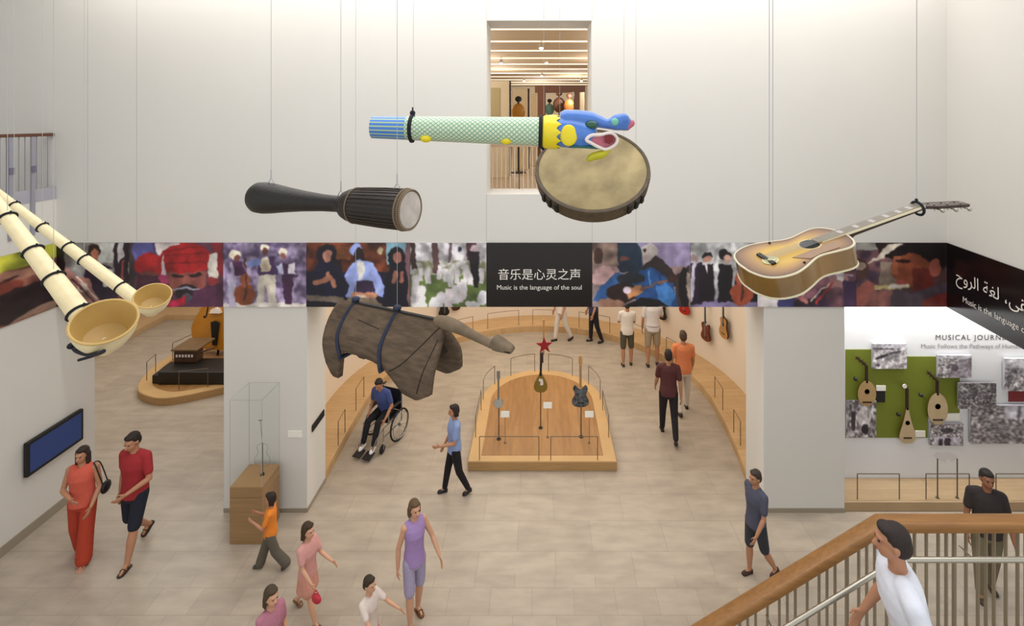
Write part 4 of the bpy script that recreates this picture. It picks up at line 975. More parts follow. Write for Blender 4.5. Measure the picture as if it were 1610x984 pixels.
def rail_run(pts_, hw, hh):
    rg = []
    for i, p in enumerate(pts_):
        p = Vector(p); d0 = (Vector(pts_[min(i+1, len(pts_)-1)])-Vector(pts_[max(i-1, 0)])).normalized()
        mit = 1.0
        if 0 < i < len(pts_)-1:
            d1 = (p-Vector(pts_[i-1])).normalized(); mit = 1/max(d0.dot(d1), .5)
        rg.append([p+Vector((0, 1, 0))*hw*a_+u__*hh*b_*mit for a_, b_, u__ in sect(p, d0)])
    return MB().rings(rg)
zc = zr-hh_
low = (xb-3.3, Ys+.06, zc-3.3*slope)
obj('handrail', rail_run([(7.0, Ys+.06, zc), (xb, Ys+.06, zc), low], hw_, hh_), M_rail, rl, angle=30)
yb = Ys+.05
m = rail_run([(7.0, yb, zl+.12), (xb, yb, zl+.12), (xb-3.3, yb, zl+.12-3.3*slope)], .008, .022)
obj('bottom_rail', m, M_bal, rl, smooth=False)
m = rail_run([(7.0, yb, zr-.095), (xb, yb, zr-.095), (xb-3.3, yb, zr-.095-3.3*slope)], .012, .006)
obj('top_bar', m, M_bal, rl, smooth=False)
first = None; nbar = 0
x = xb-3.2; k = 0
while x < 5.2:
    big = (k % 11 == 5)
    zt = zr-.08 if x > xb else zr-.09+(x-xb)*slope
    zb = zl+.10 if x > xb else zl+.10+(x-xb)*slope
    r_ = .0052 if not big else .009
    obj('baluster', MB().box(x-r_, yb-.012, zb, x+r_, yb+.012, zt), M_bal, rl, smooth=False)
    nbar += 1; k += 1; x += (.062 if k % 4 in (0, 1) else .092)
# tubular grab rail on brackets, stair side
zg = EYE-(880-VY)*3.62/FPX; yg = 3.62
gp = [(7.0, yg, zg), (xb+.02, yg, zg), (xb-.06, yg, zg-.03), (xb-3.2, yg, zg-.03-3.14*slope)]
obj('grab_rail', MB().tube(gp, .0185, 14), M_steel, rl)
for xx in (xb-1.9, xb-.9, xb+.6, xb+1.8):
    zz = zg if xx > xb else zg-.03+(xx-xb+.06)*slope
    obj('rail_bracket', MB().tube([(xx, yg, zz-.005), (xx, yg+.03, zz-.05), (xx, yb, zz-.05)], .007, 8), M_steel, rl)

# ================================================================== landing balustrade, upper left
zt = EYE-19*D/FPX
t = thing('balcony_railing', 'upper landing balustrade with a dark wooden handrail and thin grey bars at the far left', 'railing', (XL, 6.5, 5.2))
obj('handrail', MB().box(XL-.10, 4.0, zt-.05, XL-.02, D-.005, zt), mat('dark_handrail', (96, 62, 44), .4), t, smooth=False, bevel=.008)
gl = mat('painted_grey_steel', (160, 158, 168), .4, .1)
y = 7.93
while y > 5.8:
    obj('baluster', MB().box(XL-.066, y-.0045, 5.22, XL-.054, y+.0045, zt-.05), gl, t, smooth=False); y -= .088
for yy in (7.62, 7.30):
    o = obj('post', MB().box(XL+.006, yy-.028, 4.62, XL+.03, yy+.028, zt-.05), mat('pale_steel_plate', (158, 158, 170), .35, .3), t, smooth=False)
    obj('fixing_plate', MB().box(XL+.03, yy-.035, 5.60, XL+.045, yy+.035, 5.70), mat('grey_bracket', (110, 106, 126), .4), o, smooth=False)
struct('trim_20', MB().box(XL-.01, 3.0, 5.13, XL+.006, D-.002, 5.33), mat('grey_fascia', (168, 166, 176), .5))

# upstairs gallery furniture
bal = thing('balcony_railing', 'pale thin-barred balustrade inside the high opening, behind the round drum', 'railing', (0, 8.62, UF))
obj('top_rail', MB().box(wx0+.01, 8.60, EYE-(229-VY)*8.62/FPX-.02, wx1-.01, 8.64, EYE-(229-VY)*8.62/FPX+.02), mat('tan_rail', (176, 146, 120), .5), bal, smooth=False)
M_pb = mat('pale_bar', (196, 180, 160), .5)
for i in range(22):
    x = wx0+.04+i*(wx1-wx0-.08)/21
    obj('baluster', MB().box(x-.007, 8.61, wz0, x+.007, 8.63, EYE-(229-VY)*8.62/FPX-.02), M_pb if i != 6 else M_black, bal, smooth=False)
def part_box(name, label, cat, px0, px1, py0, Y, dth, m, zb=UF, extra=None):
    p0, p1 = P(px0, py0, Y), P(px1, py0, Y)
    o = obj(name, MB().box(p0.x, Y, zb, p1.x, Y+dth, p0.z), m, smooth=False, bevel=.01); tag(o, label, cat); return o
M_cream = mat('cream_partition', (206, 190, 160), .8)
pp = thing('display_partition', 'wide cream display partition just inside the high opening on the left', 'partition', (P(782, 127, 12).x, 12, UF))
p0, p1 = P(756, 127, 12), P(800, 127, 12)
obj('board', MB().box(p0.x, 12, UF, p1.x, 12.2, p0.z), M_cream, pp, smooth=False, bevel=.01)
q0, q1 = P(768, 138, 12), P(786, 190, 12)
obj('inset_panel', MB().box(q0.x, 11.985, q1.z, q1.x, 12.001, q0.z), mat('olive_inset', (172, 156, 116), .8), pp, smooth=False)
part_box('display_partition', 'narrower cream partition behind a gold-bodied instrument in the high opening', 'partition', 806, 829, 139, 14, .2, M_cream)
part_box('display_partition', 'narrow cream panel beside the dark brown portal in the high opening', 'partition', 834, 845, 146, 15, .2, M_cream)
part_box('display_partition', 'slim cream panel right of the dark brown portal in the high opening', 'partition', 912, 919, 145, 15, .2, M_cream)
part_box('post', 'thin dark post between the two cream partitions in the high opening', 'post', 800.5, 803.5, 127, 12.4, .1, M_neckd)
part_box('post', 'thin dark post right of the gold-bodied instrument in the high opening', 'post', 829.5, 832.5, 139, 14.3, .1, M_neckd)
pt = thing('display_portal', 'dark brown rectangular portal at the back of the upper gallery', 'portal', (P(880, 140, 19).x, 19, UF))
M_br = mat('dark_brown_wood', (96, 58, 36), .5)
a0, a1, b0, b1 = P(841, 134, 19), P(920, 134, 19), P(858, 145, 19), P(903, 145, 19)
obj('lintel', MB().box(a0.x, 19, b0.z, a1.x, 19.4, a0.z), M_br, pt, smooth=False)
obj('jamb', MB().box(a0.x, 19, UF, b0.x, 19.4, b0.z), M_br, pt, smooth=False)
obj('jamb', MB().box(b1.x, 19, UF, a1.x, 19.4, b0.z), M_br, pt, smooth=False)
def upper_instr(label, px, py, Y, h, m, bm):
    c_ = P(px, py, Y); t_ = thing('display_instrument', label, 'instrument', (c_.x, Y, UF))
    obj('stand', MB().tube([(c_.x, Y, UF), (c_.x, Y, c_.z)], .02, 8).lathe([(0, .2), (.03, .2)], (c_.x, Y, UF), (0, 0, 1), 16), M_black, t_)
    obj('body', MB().ell((c_.x, Y, c_.z), (h*.3, .08, h*.38)), m, t_)
    obj('head', MB().ell((c_.x, Y, c_.z+h*.56), (h*.15, .06, h*.13)).tube([(c_.x, Y, c_.z+h*.3), (c_.x, Y, c_.z+h*.5)], .03, 8), bm, t_)
upper_instr('gold round-bodied instrument with a dark head in the high opening', 815, 176, 13.2, .62, mat('gold_body', (170, 120, 40), .4), M_black)
upper_instr('teal instrument standing inside the dark brown portal', 864, 172, 22, .7, mat('teal_body', (90, 130, 120), .5), M_black)
upper_instr('brown tall instrument in the middle of the dark brown portal', 879, 165, 21.5, .9, M_br, M_br)
upper_instr('orange instrument at the right of the dark brown portal', 895, 167, 21, .8, mat('orange_body', (160, 96, 40), .5), M_br)
M_lamp = mat('lamp_glow', (255, 240, 210), .5, emit=14)
sp0 = None
for i, (px, py, Y) in enumerate(((851, 76, 11.2), (788, 100, 14.3), (859, 99.5, 15.8), (852, 120, 18.6), (824, 127.5, 20.3), (914, 127.5, 20.3))):
    c_ = P(px, py, Y)
    if sp0 is None:
        sp0 = thing('track_spotlight', 'brightest ceiling spotlight in the high opening, nearest the hall', 'spotlight', (c_.x, Y, c_.z), 0, 'spotlights on the upper gallery ceiling')
        obj('lamp_head', MB().lathe([(0, .05), (.02, .055), (.12, .05), (.13, .03)], (c_.x, Y, c_.z), (0, .3, 1), 16), mat('lamp_metal', (190, 180, 165), .4), sp0)
        obj('lamp_glass', MB().ell((c_.x, Y-.01, c_.z), (.045, .045, .03)), M_lamp, sp0)
        obj('stem', MB().tube([(c_.x, Y+.03, c_.z+.1), (c_.x, Y+.03, 8.299)], .012, 6), mat('lamp_metal', (0, 0, 0)), sp0)
        base = c_.copy()
    else:
        dup(sp0, (c_.x, Y, c_.z), 0, ('ceiling spotlight seen just left of the top of the high opening',) and
            {1: 'ceiling spotlight at the left side of the high opening', 2: 'ceiling spotlight just below and right of the brightest one', 3: 'small ceiling spotlight in line below the brightest one', 4: 'tiny ceiling spotlight left above the narrow cream panel', 5: 'tiny ceiling spotlight above the slim cream panel on the right'}[i])
for i, (x, y) in enumerate(((-2.5, 10.8), (2.5, 10.8), (-2, 14.8), (2, 14.8), (-1.5, 18), (1.5, 20.5), (0, 24))):
    d_ = bpy.data.lights.new('upper_gallery_lamp', 'POINT'); d_.energy = 75; d_.color = NEU; d_.shadow_soft_size = .05
    o = bpy.data.objects.new('upper_gallery_lamp', d_); C.objects.link(o); o.location = (x, y, 7.45)

# ================================================================== barrier rails
def barrier_mesh(parent, pts, h=.46, r=.006, name=None):
    """two posts and a top rod over the polyline pts"""
    pts = [Vector(p) for p in pts]
    top = [p+Vector((0, 0, h)) for p in pts]
    obj('top_rod', MB().tube(top, r, 6), M_rod, parent)
    obj('post', MB().tube([pts[0], top[0]], r*1.15, 6), M_rod, parent)
    obj('post', MB().tube([pts[-1], top[-1]], r*1.15, 6), M_rod, parent)
def barrier(label, pts, h=.46, group=None, r=.007):
    t_ = thing('barrier_rail', label, 'barrier', tuple(Vector(pts[0])), 0, group)
    barrier_mesh(t_, pts, h, r); return t_
gb = 'low rod barriers on the curved deck'
names = {-57: 'on the left of the curved deck above the wheelchair', -36.5: 'on the curved deck behind the log drum neck', -16: 'on the back of the curved deck left of the star instrument', 4: 'on the back of the curved deck behind the star instrument',
         24.5: 'on the curved deck beside the person in dark trousers', 45: 'on the curved deck behind the two visitors in shorts', 65.5: 'on the right of the curved deck beside the orange shirt'}
for a0, nm in names.items():
    barrier('thin low barrier rail '+nm, arc(0, 11, 3.97, a0-6.9, a0+6.9, 4, .17), group=gb)
for sg, nm in ((-1, 'left'), (1, 'right')):
    barrier('thin low barrier rail where the curved deck turns forward, %s side' % nm, [(sg*3.96, 11.05, .17), (sg*3.95, 10.55, .17)], group=gb)
    barrier('thin low barrier rail nearest the %s end of the curved deck' % nm, [(sg*3.89, 9.80, .17), (sg*3.86, 9.40, .17)], group=gb)

# ================================================================== central horseshoe platform with three instruments
cx = .055; rw = 1.365
t = thing('display_platform', 'low horseshoe-shaped oak platform in the middle of the gallery floor', 'platform', (cx, 10, 0))
def shoe(inset, zz, frontin=0):
    r_ = rw-inset; y0 = 8.95+frontin
    return [Vector((cx-r_, y0, zz))]+[Vector((cx+r_*math.sin(R(a_)), 10.89+r_*math.cos(R(a_)), zz)) for a_ in range(-90, 91, 6)]+[Vector((cx+r_, y0, zz))]
obj('platform_rim', MB().prism(shoe(0, 0), (0, 0, .165)), M_oakedge, t, smooth=False, bevel=.006)
obj('platform_border', MB().prism(shoe(.012, .1651, .012), (0, 0, .006)), mat('oak_border', (196, 160, 110), .42, vary=.08, scale=3), t, smooth=False)
obj('platform_inlay', MB().prism(shoe(.23, .1715, .17), (0, 0, .004)), M_oakd, t, smooth=False)
zp = .171
gb = 'low rod barriers around the horseshoe platform'
for lab, pts in (('front left', [(-1.10, 9.0, zp), (-.01, 9.0, zp)]), ('front right', [(.21, 9.0, zp), (1.07, 9.0, zp)])):
    barrier('thin low barrier rail along the %s edge of the horseshoe platform' % lab, pts, .43, gb)
for sg, nm in ((-1, 'left'), (1, 'right')):
    barrier('thin low barrier rail on the straight %s side of the horseshoe platform' % nm, [(cx+sg*1.31, 9.65, zp), (cx+sg*1.31, 10.55, zp)], .43, gb)
    for a0, a1, w in ((58, 87, 'shoulder'), (7.5, 35, 'back')):
        barrier('thin low barrier rail on the %s %s curve of the horseshoe platform' % (nm, w), [Vector((cx+1.31*math.sin(R(sg*a_)), 10.89+1.31*math.cos(R(sg*a_)), zp)) for a_ in np.linspace(a0, a1, 5)], .43, gb)
zi = .1755
def stand_rod(parent, x, y, z1, knob=True):
    obj('stand_rod', MB().tube([(x, y, zi), (x, y, z1)], .009, 8).lathe([(0, .045), (.008, .045), (.012, .012)], (x, y, zi), (0, 0, 1), 16), M_black, parent)
# banjo-like
b_ = P(784, 690, 9.55)
t = thing('banjo', 'small white-skinned banjo on a thin stand, left on the horseshoe platform', 'instrument', (b_.x, 9.55, zi))
zc_ = EYE-(632-VY)*9.55/FPX; stand_rod(t, b_.x, 9.58, zc_-.02)
M_pot = mat('nickel_rim', (150, 150, 146), .3, .7)
obj('pot', MB().lathe([(0, .088), (.05, .088)], (b_.x, 9.50, zc_), (0, 1, 0), 28), M_pot, t)
obj('head_skin', MB().lathe([(-.004, .001), (-.004, .08), (.001, .084)], (b_.x, 9.498, zc_), (0, 1, 0), 28), mat('banjo_skin', (176, 180, 176), .5), t)
obj('neck', MB().box(b_.x-.018, 9.49, zc_+.08, b_.x+.018, 9.515, zc_+.50), mat('grey_neck', (128, 118, 104), .5), t, smooth=False, bevel=.003)
obj('headstock', MB().box(b_.x-.034, 9.49, zc_+.49, b_.x+.034, 9.51, zc_+.64), M_pot, t, smooth=False, bevel=.005)
# star-topped instrument
b_ = P(850, 675, 9.89); X0 = b_.x; Y0 = 9.86
t = thing('star_topped_instrument', 'tall bowed instrument topped by a red star, gold body, middle of the horseshoe platform', 'instrument', (X0, 9.89, zi))
stand_rod(t, X0, 9.93, 1.0)
zb_ = EYE-(606-VY)*Y0/FPX
F = frame((X0, Y0, zb_-.14), (0, 0, 1), (0, -1, 0)); f = F[0]
ol = outline('pear', .38, .135)
obj('gold_body', MB().prism([f(p.x, p.y, -.07) for p in ol], (0, -.07, 0)), mat('tarnished_gold', (140, 116, 50), .4, .4), t, angle=40)
obj('cream_plate', MB().prism([f(x_, y_, .001) for x_, y_ in ((.15, .01), (.15, -.05), (.20, -.055), (.27, -.04), (.28, .03), (.23, .04), (.22, .0))], (0, -.006, 0)), M_wpaint, t, smooth=False)
obj('neck', MB().tube([(X0, Y0-.0, zb_+.2), (X0+.01, Y0, 1.62)], .024, 10), M_black, t)
obj('pegbox', MB().obox((X0+.02, Y0, 1.64), (1, 0, 0), (0, 1, 0), (0, 0, 1), .035, .03, .10), M_neckd, t, smooth=False, bevel=.006)
sc_ = Vector((X0+.075, Y0-.02, 1.885)); pts = []
for k in range(10):
    r_ = .175 if k % 2 == 0 else .07; a_ = PI/2+k*PI/5+.06
    pts.append(sc_+Vector((r_*math.cos(a_), 0, r_*math.sin(a_))))
obj('red_star', MB().prism(pts, (0, .02, 0)), mat('red_star_paint', (150, 24, 36), .45), t, smooth=False)
obj('finial_stick', MB().tube([(X0+.06, Y0, 1.7), (X0+.062, Y0, 2.36)], .016, 10).ell((X0+.062, Y0, 2.38), (.026, .026, .035)), mat('honey_wood', (186, 132, 70), .5), t)
# electric guitar
b_ = P(914, 691, 9.6); X0 = b_.x
t = thing('electric_guitar', 'dark electric guitar with a pale patterned top on a thin stand, right on the platform', 'guitar', (X0, 9.6, zi))
stand_rod(t, X0, 9.65, .9)
F = frame((X0-.02, 9.56, EYE-(640-VY)*9.56/FPX), (0, 0, 1), (0, -1, 0))
M_honey = mat('honey_neck', (190, 138, 76), .45)
guitar(t, F, 'electric', .42, .165, .045, .40, .16, mat('pale_figured_top', (108, 116, 124), .35, vary=.9, scale=16, col2=(26, 28, 34)), M_black, M_honey, sound=False, neckw=.026)
t2 = [c for c in kids(t) if c.name.startswith('fingerboard')][0]; t2.data.materials[0] = M_honey
for px, lab, Y in ((794, 'left of the three, beside the banjo', 9.45), (861, 'middle of the three, beside the star instrument', 9.62), (926.5, 'right of the three, beside the electric guitar', 9.45)):
    py = 651 if px != 861 else 637
    c_ = P(px, py, Y); t = thing('label_stand', 'white card on a thin rod, '+lab, 'label', (c_.x, Y, zi), 0, 'label stands on the horseshoe platform')
    obj('card', MB().obox(c_, (1, 0, 0), (0, .3, 1), (0, -1, .3), .083, .055, .004), M_white, t, smooth=False, bevel=.001)
    obj('rod', MB().tube([(c_.x, Y+.02, zi), (c_.x, Y+.012, c_.z)], .005, 6).lathe([(0, .03), (.006, .03)], (c_.x, Y+.02, zi), (0, 0, 1), 12), M_rod, t)

# guitars on the curved wall
def wall_hit(px, r=4.62):
    s_ = (px-VX)/FPX; A_ = 1+s_*s_; Y = (22+math.sqrt(484-4*A_*(121-r*r)))/(2*A_); return s_*Y, Y
wg = 'guitars hanging on the curved gallery wall'
def wall_guitar(label, px, pybot, col, kind='acoustic', L=.44, Wd=.17, top=None, neck=.42):
    X_, Y_ = wall_hit(px); nrm = Vector((-X_, 11-Y_, 0)).normalized()
    z = EYE-(pybot-VY)*Y_/FPX; o_ = Vector((X_, Y_, z))+nrm*.02
    t_ = thing('wall_guitar', label, 'guitar', tuple(o_), 0, wg)
    F_ = frame(o_+nrm*.05, (0, 0, 1), nrm)
    guitar(t_, F_, kind, L, Wd, .05, neck, .16, top or col, col, M_neckd, sound=(kind == 'acoustic'), neckw=.024)
    obj('wall_bracket', MB().tube([F_[0](L+neck, 0, -.01), F_[0](L+neck, 0, -.12)], .014, 8), M_black, t_)
wall_guitar('dark red-brown guitar on the curved wall, left one of the pair beside the right pier', 1112, 535, mat('oxblood_lacquer', (84, 34, 26), .3), 'electric', .46, .17, mat('red_brown_top', (110, 54, 36), .3))
wall_guitar('gold-topped guitar on the curved wall, closest to the right pier', 1141, 531, mat('brown_guitar', (70, 42, 26), .35), 'acoustic', .50, .18, mat('tan_guitar_top', (178, 130, 72), .4))
wall_guitar('bright red guitar whose lower tip shows just below the picture band', 1078, 493.5, mat('bright_red_lacquer', (170, 34, 26), .3), 'electric', .46, .18)
wall_guitar('small black guitar on the curved wall by the taller visitor in a white shirt', 1043, 502, M_black, 'acoustic', .42, .13)
wall_guitar('black guitar on the curved wall above the neck of the log drum', 697, 496, M_black, 'electric', .44, .17)
wall_guitar('brown guitar on the curved wall right above the log drum neck', 716, 487, mat('brown_guitar', (0, 0, 0)), 'acoustic', .44, .14)

# ================================================================== lutes on the green panel
lg = 'lutes on the green wall panel'
M_lt = mat('lute_spruce', (176, 146, 100), .5, vary=.1, scale=8); M_lt2 = mat('pale_lute_spruce', (190, 168, 132), .5, vary=.1, scale=8); M_lb = mat('lute_rib_wood', (110, 78, 46), .5)
def lute(label, cxp, ybot, ytop, wpx, neckpx, mt, kind, pegend, round_peg=False, stub=None):
    o_ = W2(cxp, ybot, .10); t_ = thing('wall_lute', label, 'lute', tuple(o_), 0, lg)
    F_ = frame(o_, (0, 0, 1), (0, -1, 0)); f_ = F_[0]
    L_ = (ybot-ytop)*pw; Wd_ = wpx/2*pw; nl = (ytop-neckpx)*pw
    ol_ = outline(kind, L_, Wd_)
    rg = []
    for q in range(6):
        an = q/5*PI/2; rr = math.cos(an)*.98+.02
        rg.append([f_(L_*.3+(p.x-L_*.3)*rr, p.y*rr, -.085*math.sin(an)) for p in ol_])
    obj('bowl_back', MB().rings(rg), M_lb, t_)
    obj('soundboard', MB().prism([f_(p.x, p.y, 0) for p in ol_], (0, -.004, 0)), mt, t_, smooth=False)
    m_ = MB().lathe([(0, .001), (0, Wd_*.28)], f_(L_*.58, 0, .0055), (0, -1, 0), 20); obj('rose', m_, M_neckd, t_, smooth=False)
    obj('bridge', MB().obox(f_(L_*.16, 0, .008), (1, 0, 0), (0, 0, 1), (0, -1, 0), Wd_*.5, .012, .005), M_neckd, t_, smooth=False)
    obj('neck', MB().obox(f_(L_+nl/2-.02, 0, -.01), (1, 0, 0), (0, 0, 1), (0, -1, 0), .022, nl/2+.02, .014), M_neckd, t_, smooth=False, bevel=.004)
    e_ = W2(pegend[0], pegend[1], .09); s_ = f_(L_+nl, 0, -.01)
    pb = obj('pegbox', MB().tube([s_, e_], [.024, .017], 8), M_neckd, t_)
    for q in range(3):
        c_ = s_+(e_-s_)*(.25+.3*q); obj('peg', MB().tube([c_+Vector((-.04, 0, -.02)), c_+Vector((.04, 0, .02))], .005, 6), M_black, pb)
    if round_peg: obj('white_head_disc', MB().lathe([(0, .036), (.012, .036)], e_+Vector((.0, -.03, 0)), (0, -1, 0), 20), M_wpaint, t_)
    if stub:
        a_, b2 = W2(stub[0], stub[1], .10), W2(stub[2], stub[3], .05)
        obj('listening_knob', MB().tube([b2, a_], .006, 6).ell(a_, (.034, .034, .034)), M_black, t_)
    obj('wall_fixing', MB().tube([f_(L_*.5, 0, -.08), (o_.x, YW-.011, o_.z+L_*.5)], .02, 8), M_black, t_)
lute('round-bodied lute with a bent dark pegbox, leftmost on the green panel', 1357, 633, 594, 28, 571, M_lt, 'round', (1341, 557), stub=(1339, 591, 1346, 598))
lute('slender teardrop lute with a small white disc head, low on the green panel', 1420, 691, 636, 25, 606, M_lt2, 'drop', (1414, 601), True, stub=(1406, 646, 1412, 652))
lute('larger egg-shaped lute with a bent neck, right side of the green panel', 1467, 662, 613, 31, 594, M_lt2, 'round', (1452, 580), stub=(1441, 616, 1452, 625))
gb = 'low rod barriers on the recess deck'
for x0, x1, lab in ((1348, 1414, 'leftmost on the deck below the lutes'), (1456, 1524, 'below the building photograph'), (1566, 1640, 'at the right edge of the photo, on the pale deck')):
    pts = [((x-VX)*8.09/FPX, 8.09, .15) for x in (x0, x1)]
    barrier('thin low barrier rail '+lab, pts, .42, gb)
for x, lab in ((1474, 'left'), (1505, 'right')):
    X_ = (x-VX)*8.12/FPX
    t = thing('label_post', 'taller thin post on the recess deck, %s one of the pair' % lab, 'post', (X_, 8.12, .15), 0, 'taller posts on the recess deck')
    obj('rod', MB().tube([(X_, 8.12, .15), (X_, 8.12, .80)], .010, 8).lathe([(0, .03), (.006, .03)], (X_, 8.12, .15), (0, 0, 1), 12), M_rod, t)

# ================================================================== giant bass and its platform
pts = catmull([(-8.3, 11.02, 0), (-8.9, 11.1, 0), (-9.4, 11.45, 0), (-9.75, 12.2, 0), (-9.8, 13, 0), (-9.3, 14.3, 0), (-8, 14.9, 0), (-6.8, 14.2, 0), (-6.2, 12.8, 0), (-6.7, 11.95, 0), (-7.42, 11.45, 0)], 5, closed=True)
t = thing('display_platform', 'low rounded oak platform under the giant bass, left gallery', 'platform', (-8, 12.5, 0))
obj('platform_rim', MB().prism(pts, (0, 0, .165)), M_oakedge, t, smooth=False, bevel=.006)
cc = Vector((-8, 12.9, 0))
obj('platform_border', MB().prism([cc+(p-cc)*.992+Vector((0, 0, .1652)) for p in pts], (0, 0, .006)), mat('oak_border', (0, 0, 0)), t, smooth=False)
obj('platform_inlay', MB().prism([cc+(p-cc)*.86+Vector((0, 0, .1714)) for p in pts], (0, 0, .003)), M_oakd, t, smooth=False)
gb = 'low rod barriers around the giant bass'
barrier('thin low barrier rail at the left end of the giant bass platform', [(-9.42, 11.75, .172), (-9.52, 12.15, .172)], .44, gb)
barrier('thin low barrier rail behind the stool of the giant bass', [(-9.55, 12.75, .172), (-9.35, 13.6, .172)], .44, gb)
barrier('pale low barrier rail in front of the giant bass', [(-8.33, 11.32, .172), (-7.75, 11.45, .172)], .44, gb)
zb0 = .1745
t = thing('giant_double_bass', 'giant orange-brown double bass standing in the left gallery, partly behind the pier', 'double bass', (-8.56, 13.03, zb0))
F = frame((-8.56, 12.95, .36), (.0, .08, 1), (-.06, -1, .10)); f, u, v, n = F
M_bass = mat('bass_varnish', (186, 124, 36), .3, vary=.16, scale=2, coat=.5); M_bassd = mat('bass_side', (140, 84, 26), .3, coat=.4)
ol = outline('bass', 1.98, .66)
obj('body', MB().prism([f(p.x, p.y, -.30) for p in ol], n*.29), M_bassd, t, angle=30)
obj('belly', MB().prism([f(p.x, p.y*1.03, -.01) for p in ol], n*.03), M_bass, t, angle=30)
for sg in (-1, 1):
    q = catmull([(1.16, sg*.20, .025), (1.20, sg*.24, .025), (1.12, sg*.25, .025), (.98, sg*.27, .025), (.86, sg*.29, .025), (.82, sg*.34, .025), (.87, sg*.35, .025)], 5)
    obj('f_hole', MB().tube([f(*p) for p in q], .016, 6), M_black, t)
obj('bridge', MB().prism([f(.96, -.15, .02), f(.96, .15, .02), f(1.06, .10, .02), f(1.10, 0, .02), f(1.06, -.10, .02)], n*.10), M_wpaint, t, smooth=False)
obj('tailpiece', MB().prism([f(.12, -.06, .03), f(.12, .06, .03), f(.72, .12, .06), f(.76, 0, .06), f(.72, -.12, .06)], n*.03), M_black, t, smooth=False, bevel=.01)
obj('fingerboard', MB().prism([f(1.28, -.10, .06), f(1.28, .10, .06), f(3.2, .06, .03), f(3.2, -.06, .03)], n*.05), M_black, t, smooth=False)
obj('neck', MB().tube([f(1.95, 0, -.03), f(3.2, 0, -.01)], [.08, .05], 10), M_bassd, t)
obj('scroll', MB().tube(catmull([f(3.18, 0, -.02), f(3.36, 0, -.03), f(3.44, 0, -.1), f(3.38, 0, -.15), f(3.34, 0, -.1)], 5), .05, 10), M_bassd, t)
obj('endpin', MB().tube([f(.02, 0, -.12), (-8.56, 13.03, zb0)], .03, 10), M_black, t)
t = thing('black_platform_box', 'long low black stand in front of the giant bass', 'stand', (-8.2, 11.9, zb0))
obj('base_box', MB().box(-9.0, 11.55, zb0, -6.9, 12.25, zb0+.30), mat('black_stain', (26, 22, 20), .45), t, smooth=False, bevel=.02)
obj('sloped_end', MB().prism([(-9.0, 11.6, zb0), (-9.0, 12.2, zb0), (-9.0, 12.2, zb0+.24), (-9.0, 11.6, zb0+.2)], (-.18, 0, 0)), mat('black_stain', (0, 0, 0)), t, smooth=False, bevel=.02)
t = thing('step_stool', 'dark brown stepped box with a row of white keys beside the giant bass', 'stool', (-8.9, 12.05, zb0+.30))
M_stool = mat('dark_stool_wood', (74, 50, 32), .45, vary=.15, scale=4)
obj('stool_top', MB().box(-9.0, 11.95, zb0+.60, -8.35, 12.62, zb0+.64), mat('stool_top_wood', (110, 84, 54), .45, vary=.15, scale=4), t, smooth=False, bevel=.008)
obj('stool_body', MB().box(-8.96, 12.0, zb0+.305, -8.40, 12.24, zb0+.60), M_stool, t, smooth=False, bevel=.008)
for k in range(6): obj('key', MB().box(-8.90+k*.075, 11.985, zb0+.44, -8.86+k*.075, 12.0, zb0+.50), M_wpaint, t, smooth=False)
obj('lever', MB().tube([(-8.4, 12.02, zb0+.52), (-8.0, 12.06, zb0+.64)], .02, 8), M_stool, t)

# ================================================================== glass case, screen, signs
X0, X1, Y0, Y1 = -4.68, -4.19, 7.40, 7.90
t = thing('display_case', 'oak plinth display case with a tall clear glass box before the left pier', 'display case', ((X0+X1)/2, 7.65, 0))
obj('plinth', MB().box(X0, Y0, 0, X1, Y1, .70), M_oakv, t, smooth=False, bevel=.004)
obj('plinth_top', MB().box(X0, Y0, .705, X1, Y1, .865), M_oakv, t, smooth=False, bevel=.004)
mb = MB(); th = .006
for b_ in ((X0, Y0, X1, Y0+th), (X0, Y1-th, X1, Y1), (X0, Y0+th, X0+th, Y1-th), (X1-th, Y0+th, X1, Y1-th)): mb.box(b_[0], b_[1], .866, b_[2], b_[3], 2.18-th)
mb.box(X0, Y0, 2.18-th, X1, Y1, 2.18)
obj('glass_box', mb, M_glass, t, smooth=False)
mb = MB(); e_ = .0022
for x in (X0+.002, X1-.002):
    for y in (Y0+.002, Y1-.002): mb.box(x-e_, y-e_, .866, x+e_, y+e_, 2.182)
for z in (2.181,):
    mb.box(X0, Y0, z-e_, X1, Y0+2*e_, z+e_); mb.box(X0, Y1-2*e_, z-e_, X1, Y1, z+e_); mb.box(X0, Y0, z-e_, X0+2*e_, Y1, z+e_); mb.box(X1-2*e_, Y0, z-e_, X1, Y1, z+e_)
obj('glass_edges', mb, mat('glass_edge', (168, 172, 168), .3), t, smooth=False)
cxx = -4.33
t = thing('violin_outline_stand', 'thin black wire outline of a fiddle on a rod inside the glass case', 'instrument', (cxx, 7.66, .8655))
obj('rod', MB().tube([(cxx, 7.66, .866), (cxx, 7.66, 1.36)], .007, 8).lathe([(0, .03), (.02, .028), (.03, .01)], (cxx, 7.66, .866), (0, 0, 1), 14), M_black, t)
q = outline('bass', .36, .12); obj('wire_outline', MB().tube([(cxx+p.y, 7.655, 1.0+p.x) for p in q], .0022, 5, closed=True), M_rod, t)
obj('wire_neck', MB().tube([(cxx, 7.655, 1.34), (cxx-.02, 7.655, 1.60), (cxx-.03, 7.655, 1.72)], .003, 5).tube([(cxx-.06, 7.655, 1.72), (cxx, 7.655, 1.72)], .005, 5), M_black, t)
t = thing('wall_screen', 'wide black-framed screen showing plain blue on the left side wall', 'screen', (XL+.02, 7.94, 1.0))
sy0, sy1, sz0, sz1 = 7.47, 8.39, .955, 1.475
obj('screen_body', MB().box(XL+.03, sy0, sz0, XL+.09, sy1, sz1), M_black, t, smooth=False, bevel=.004)
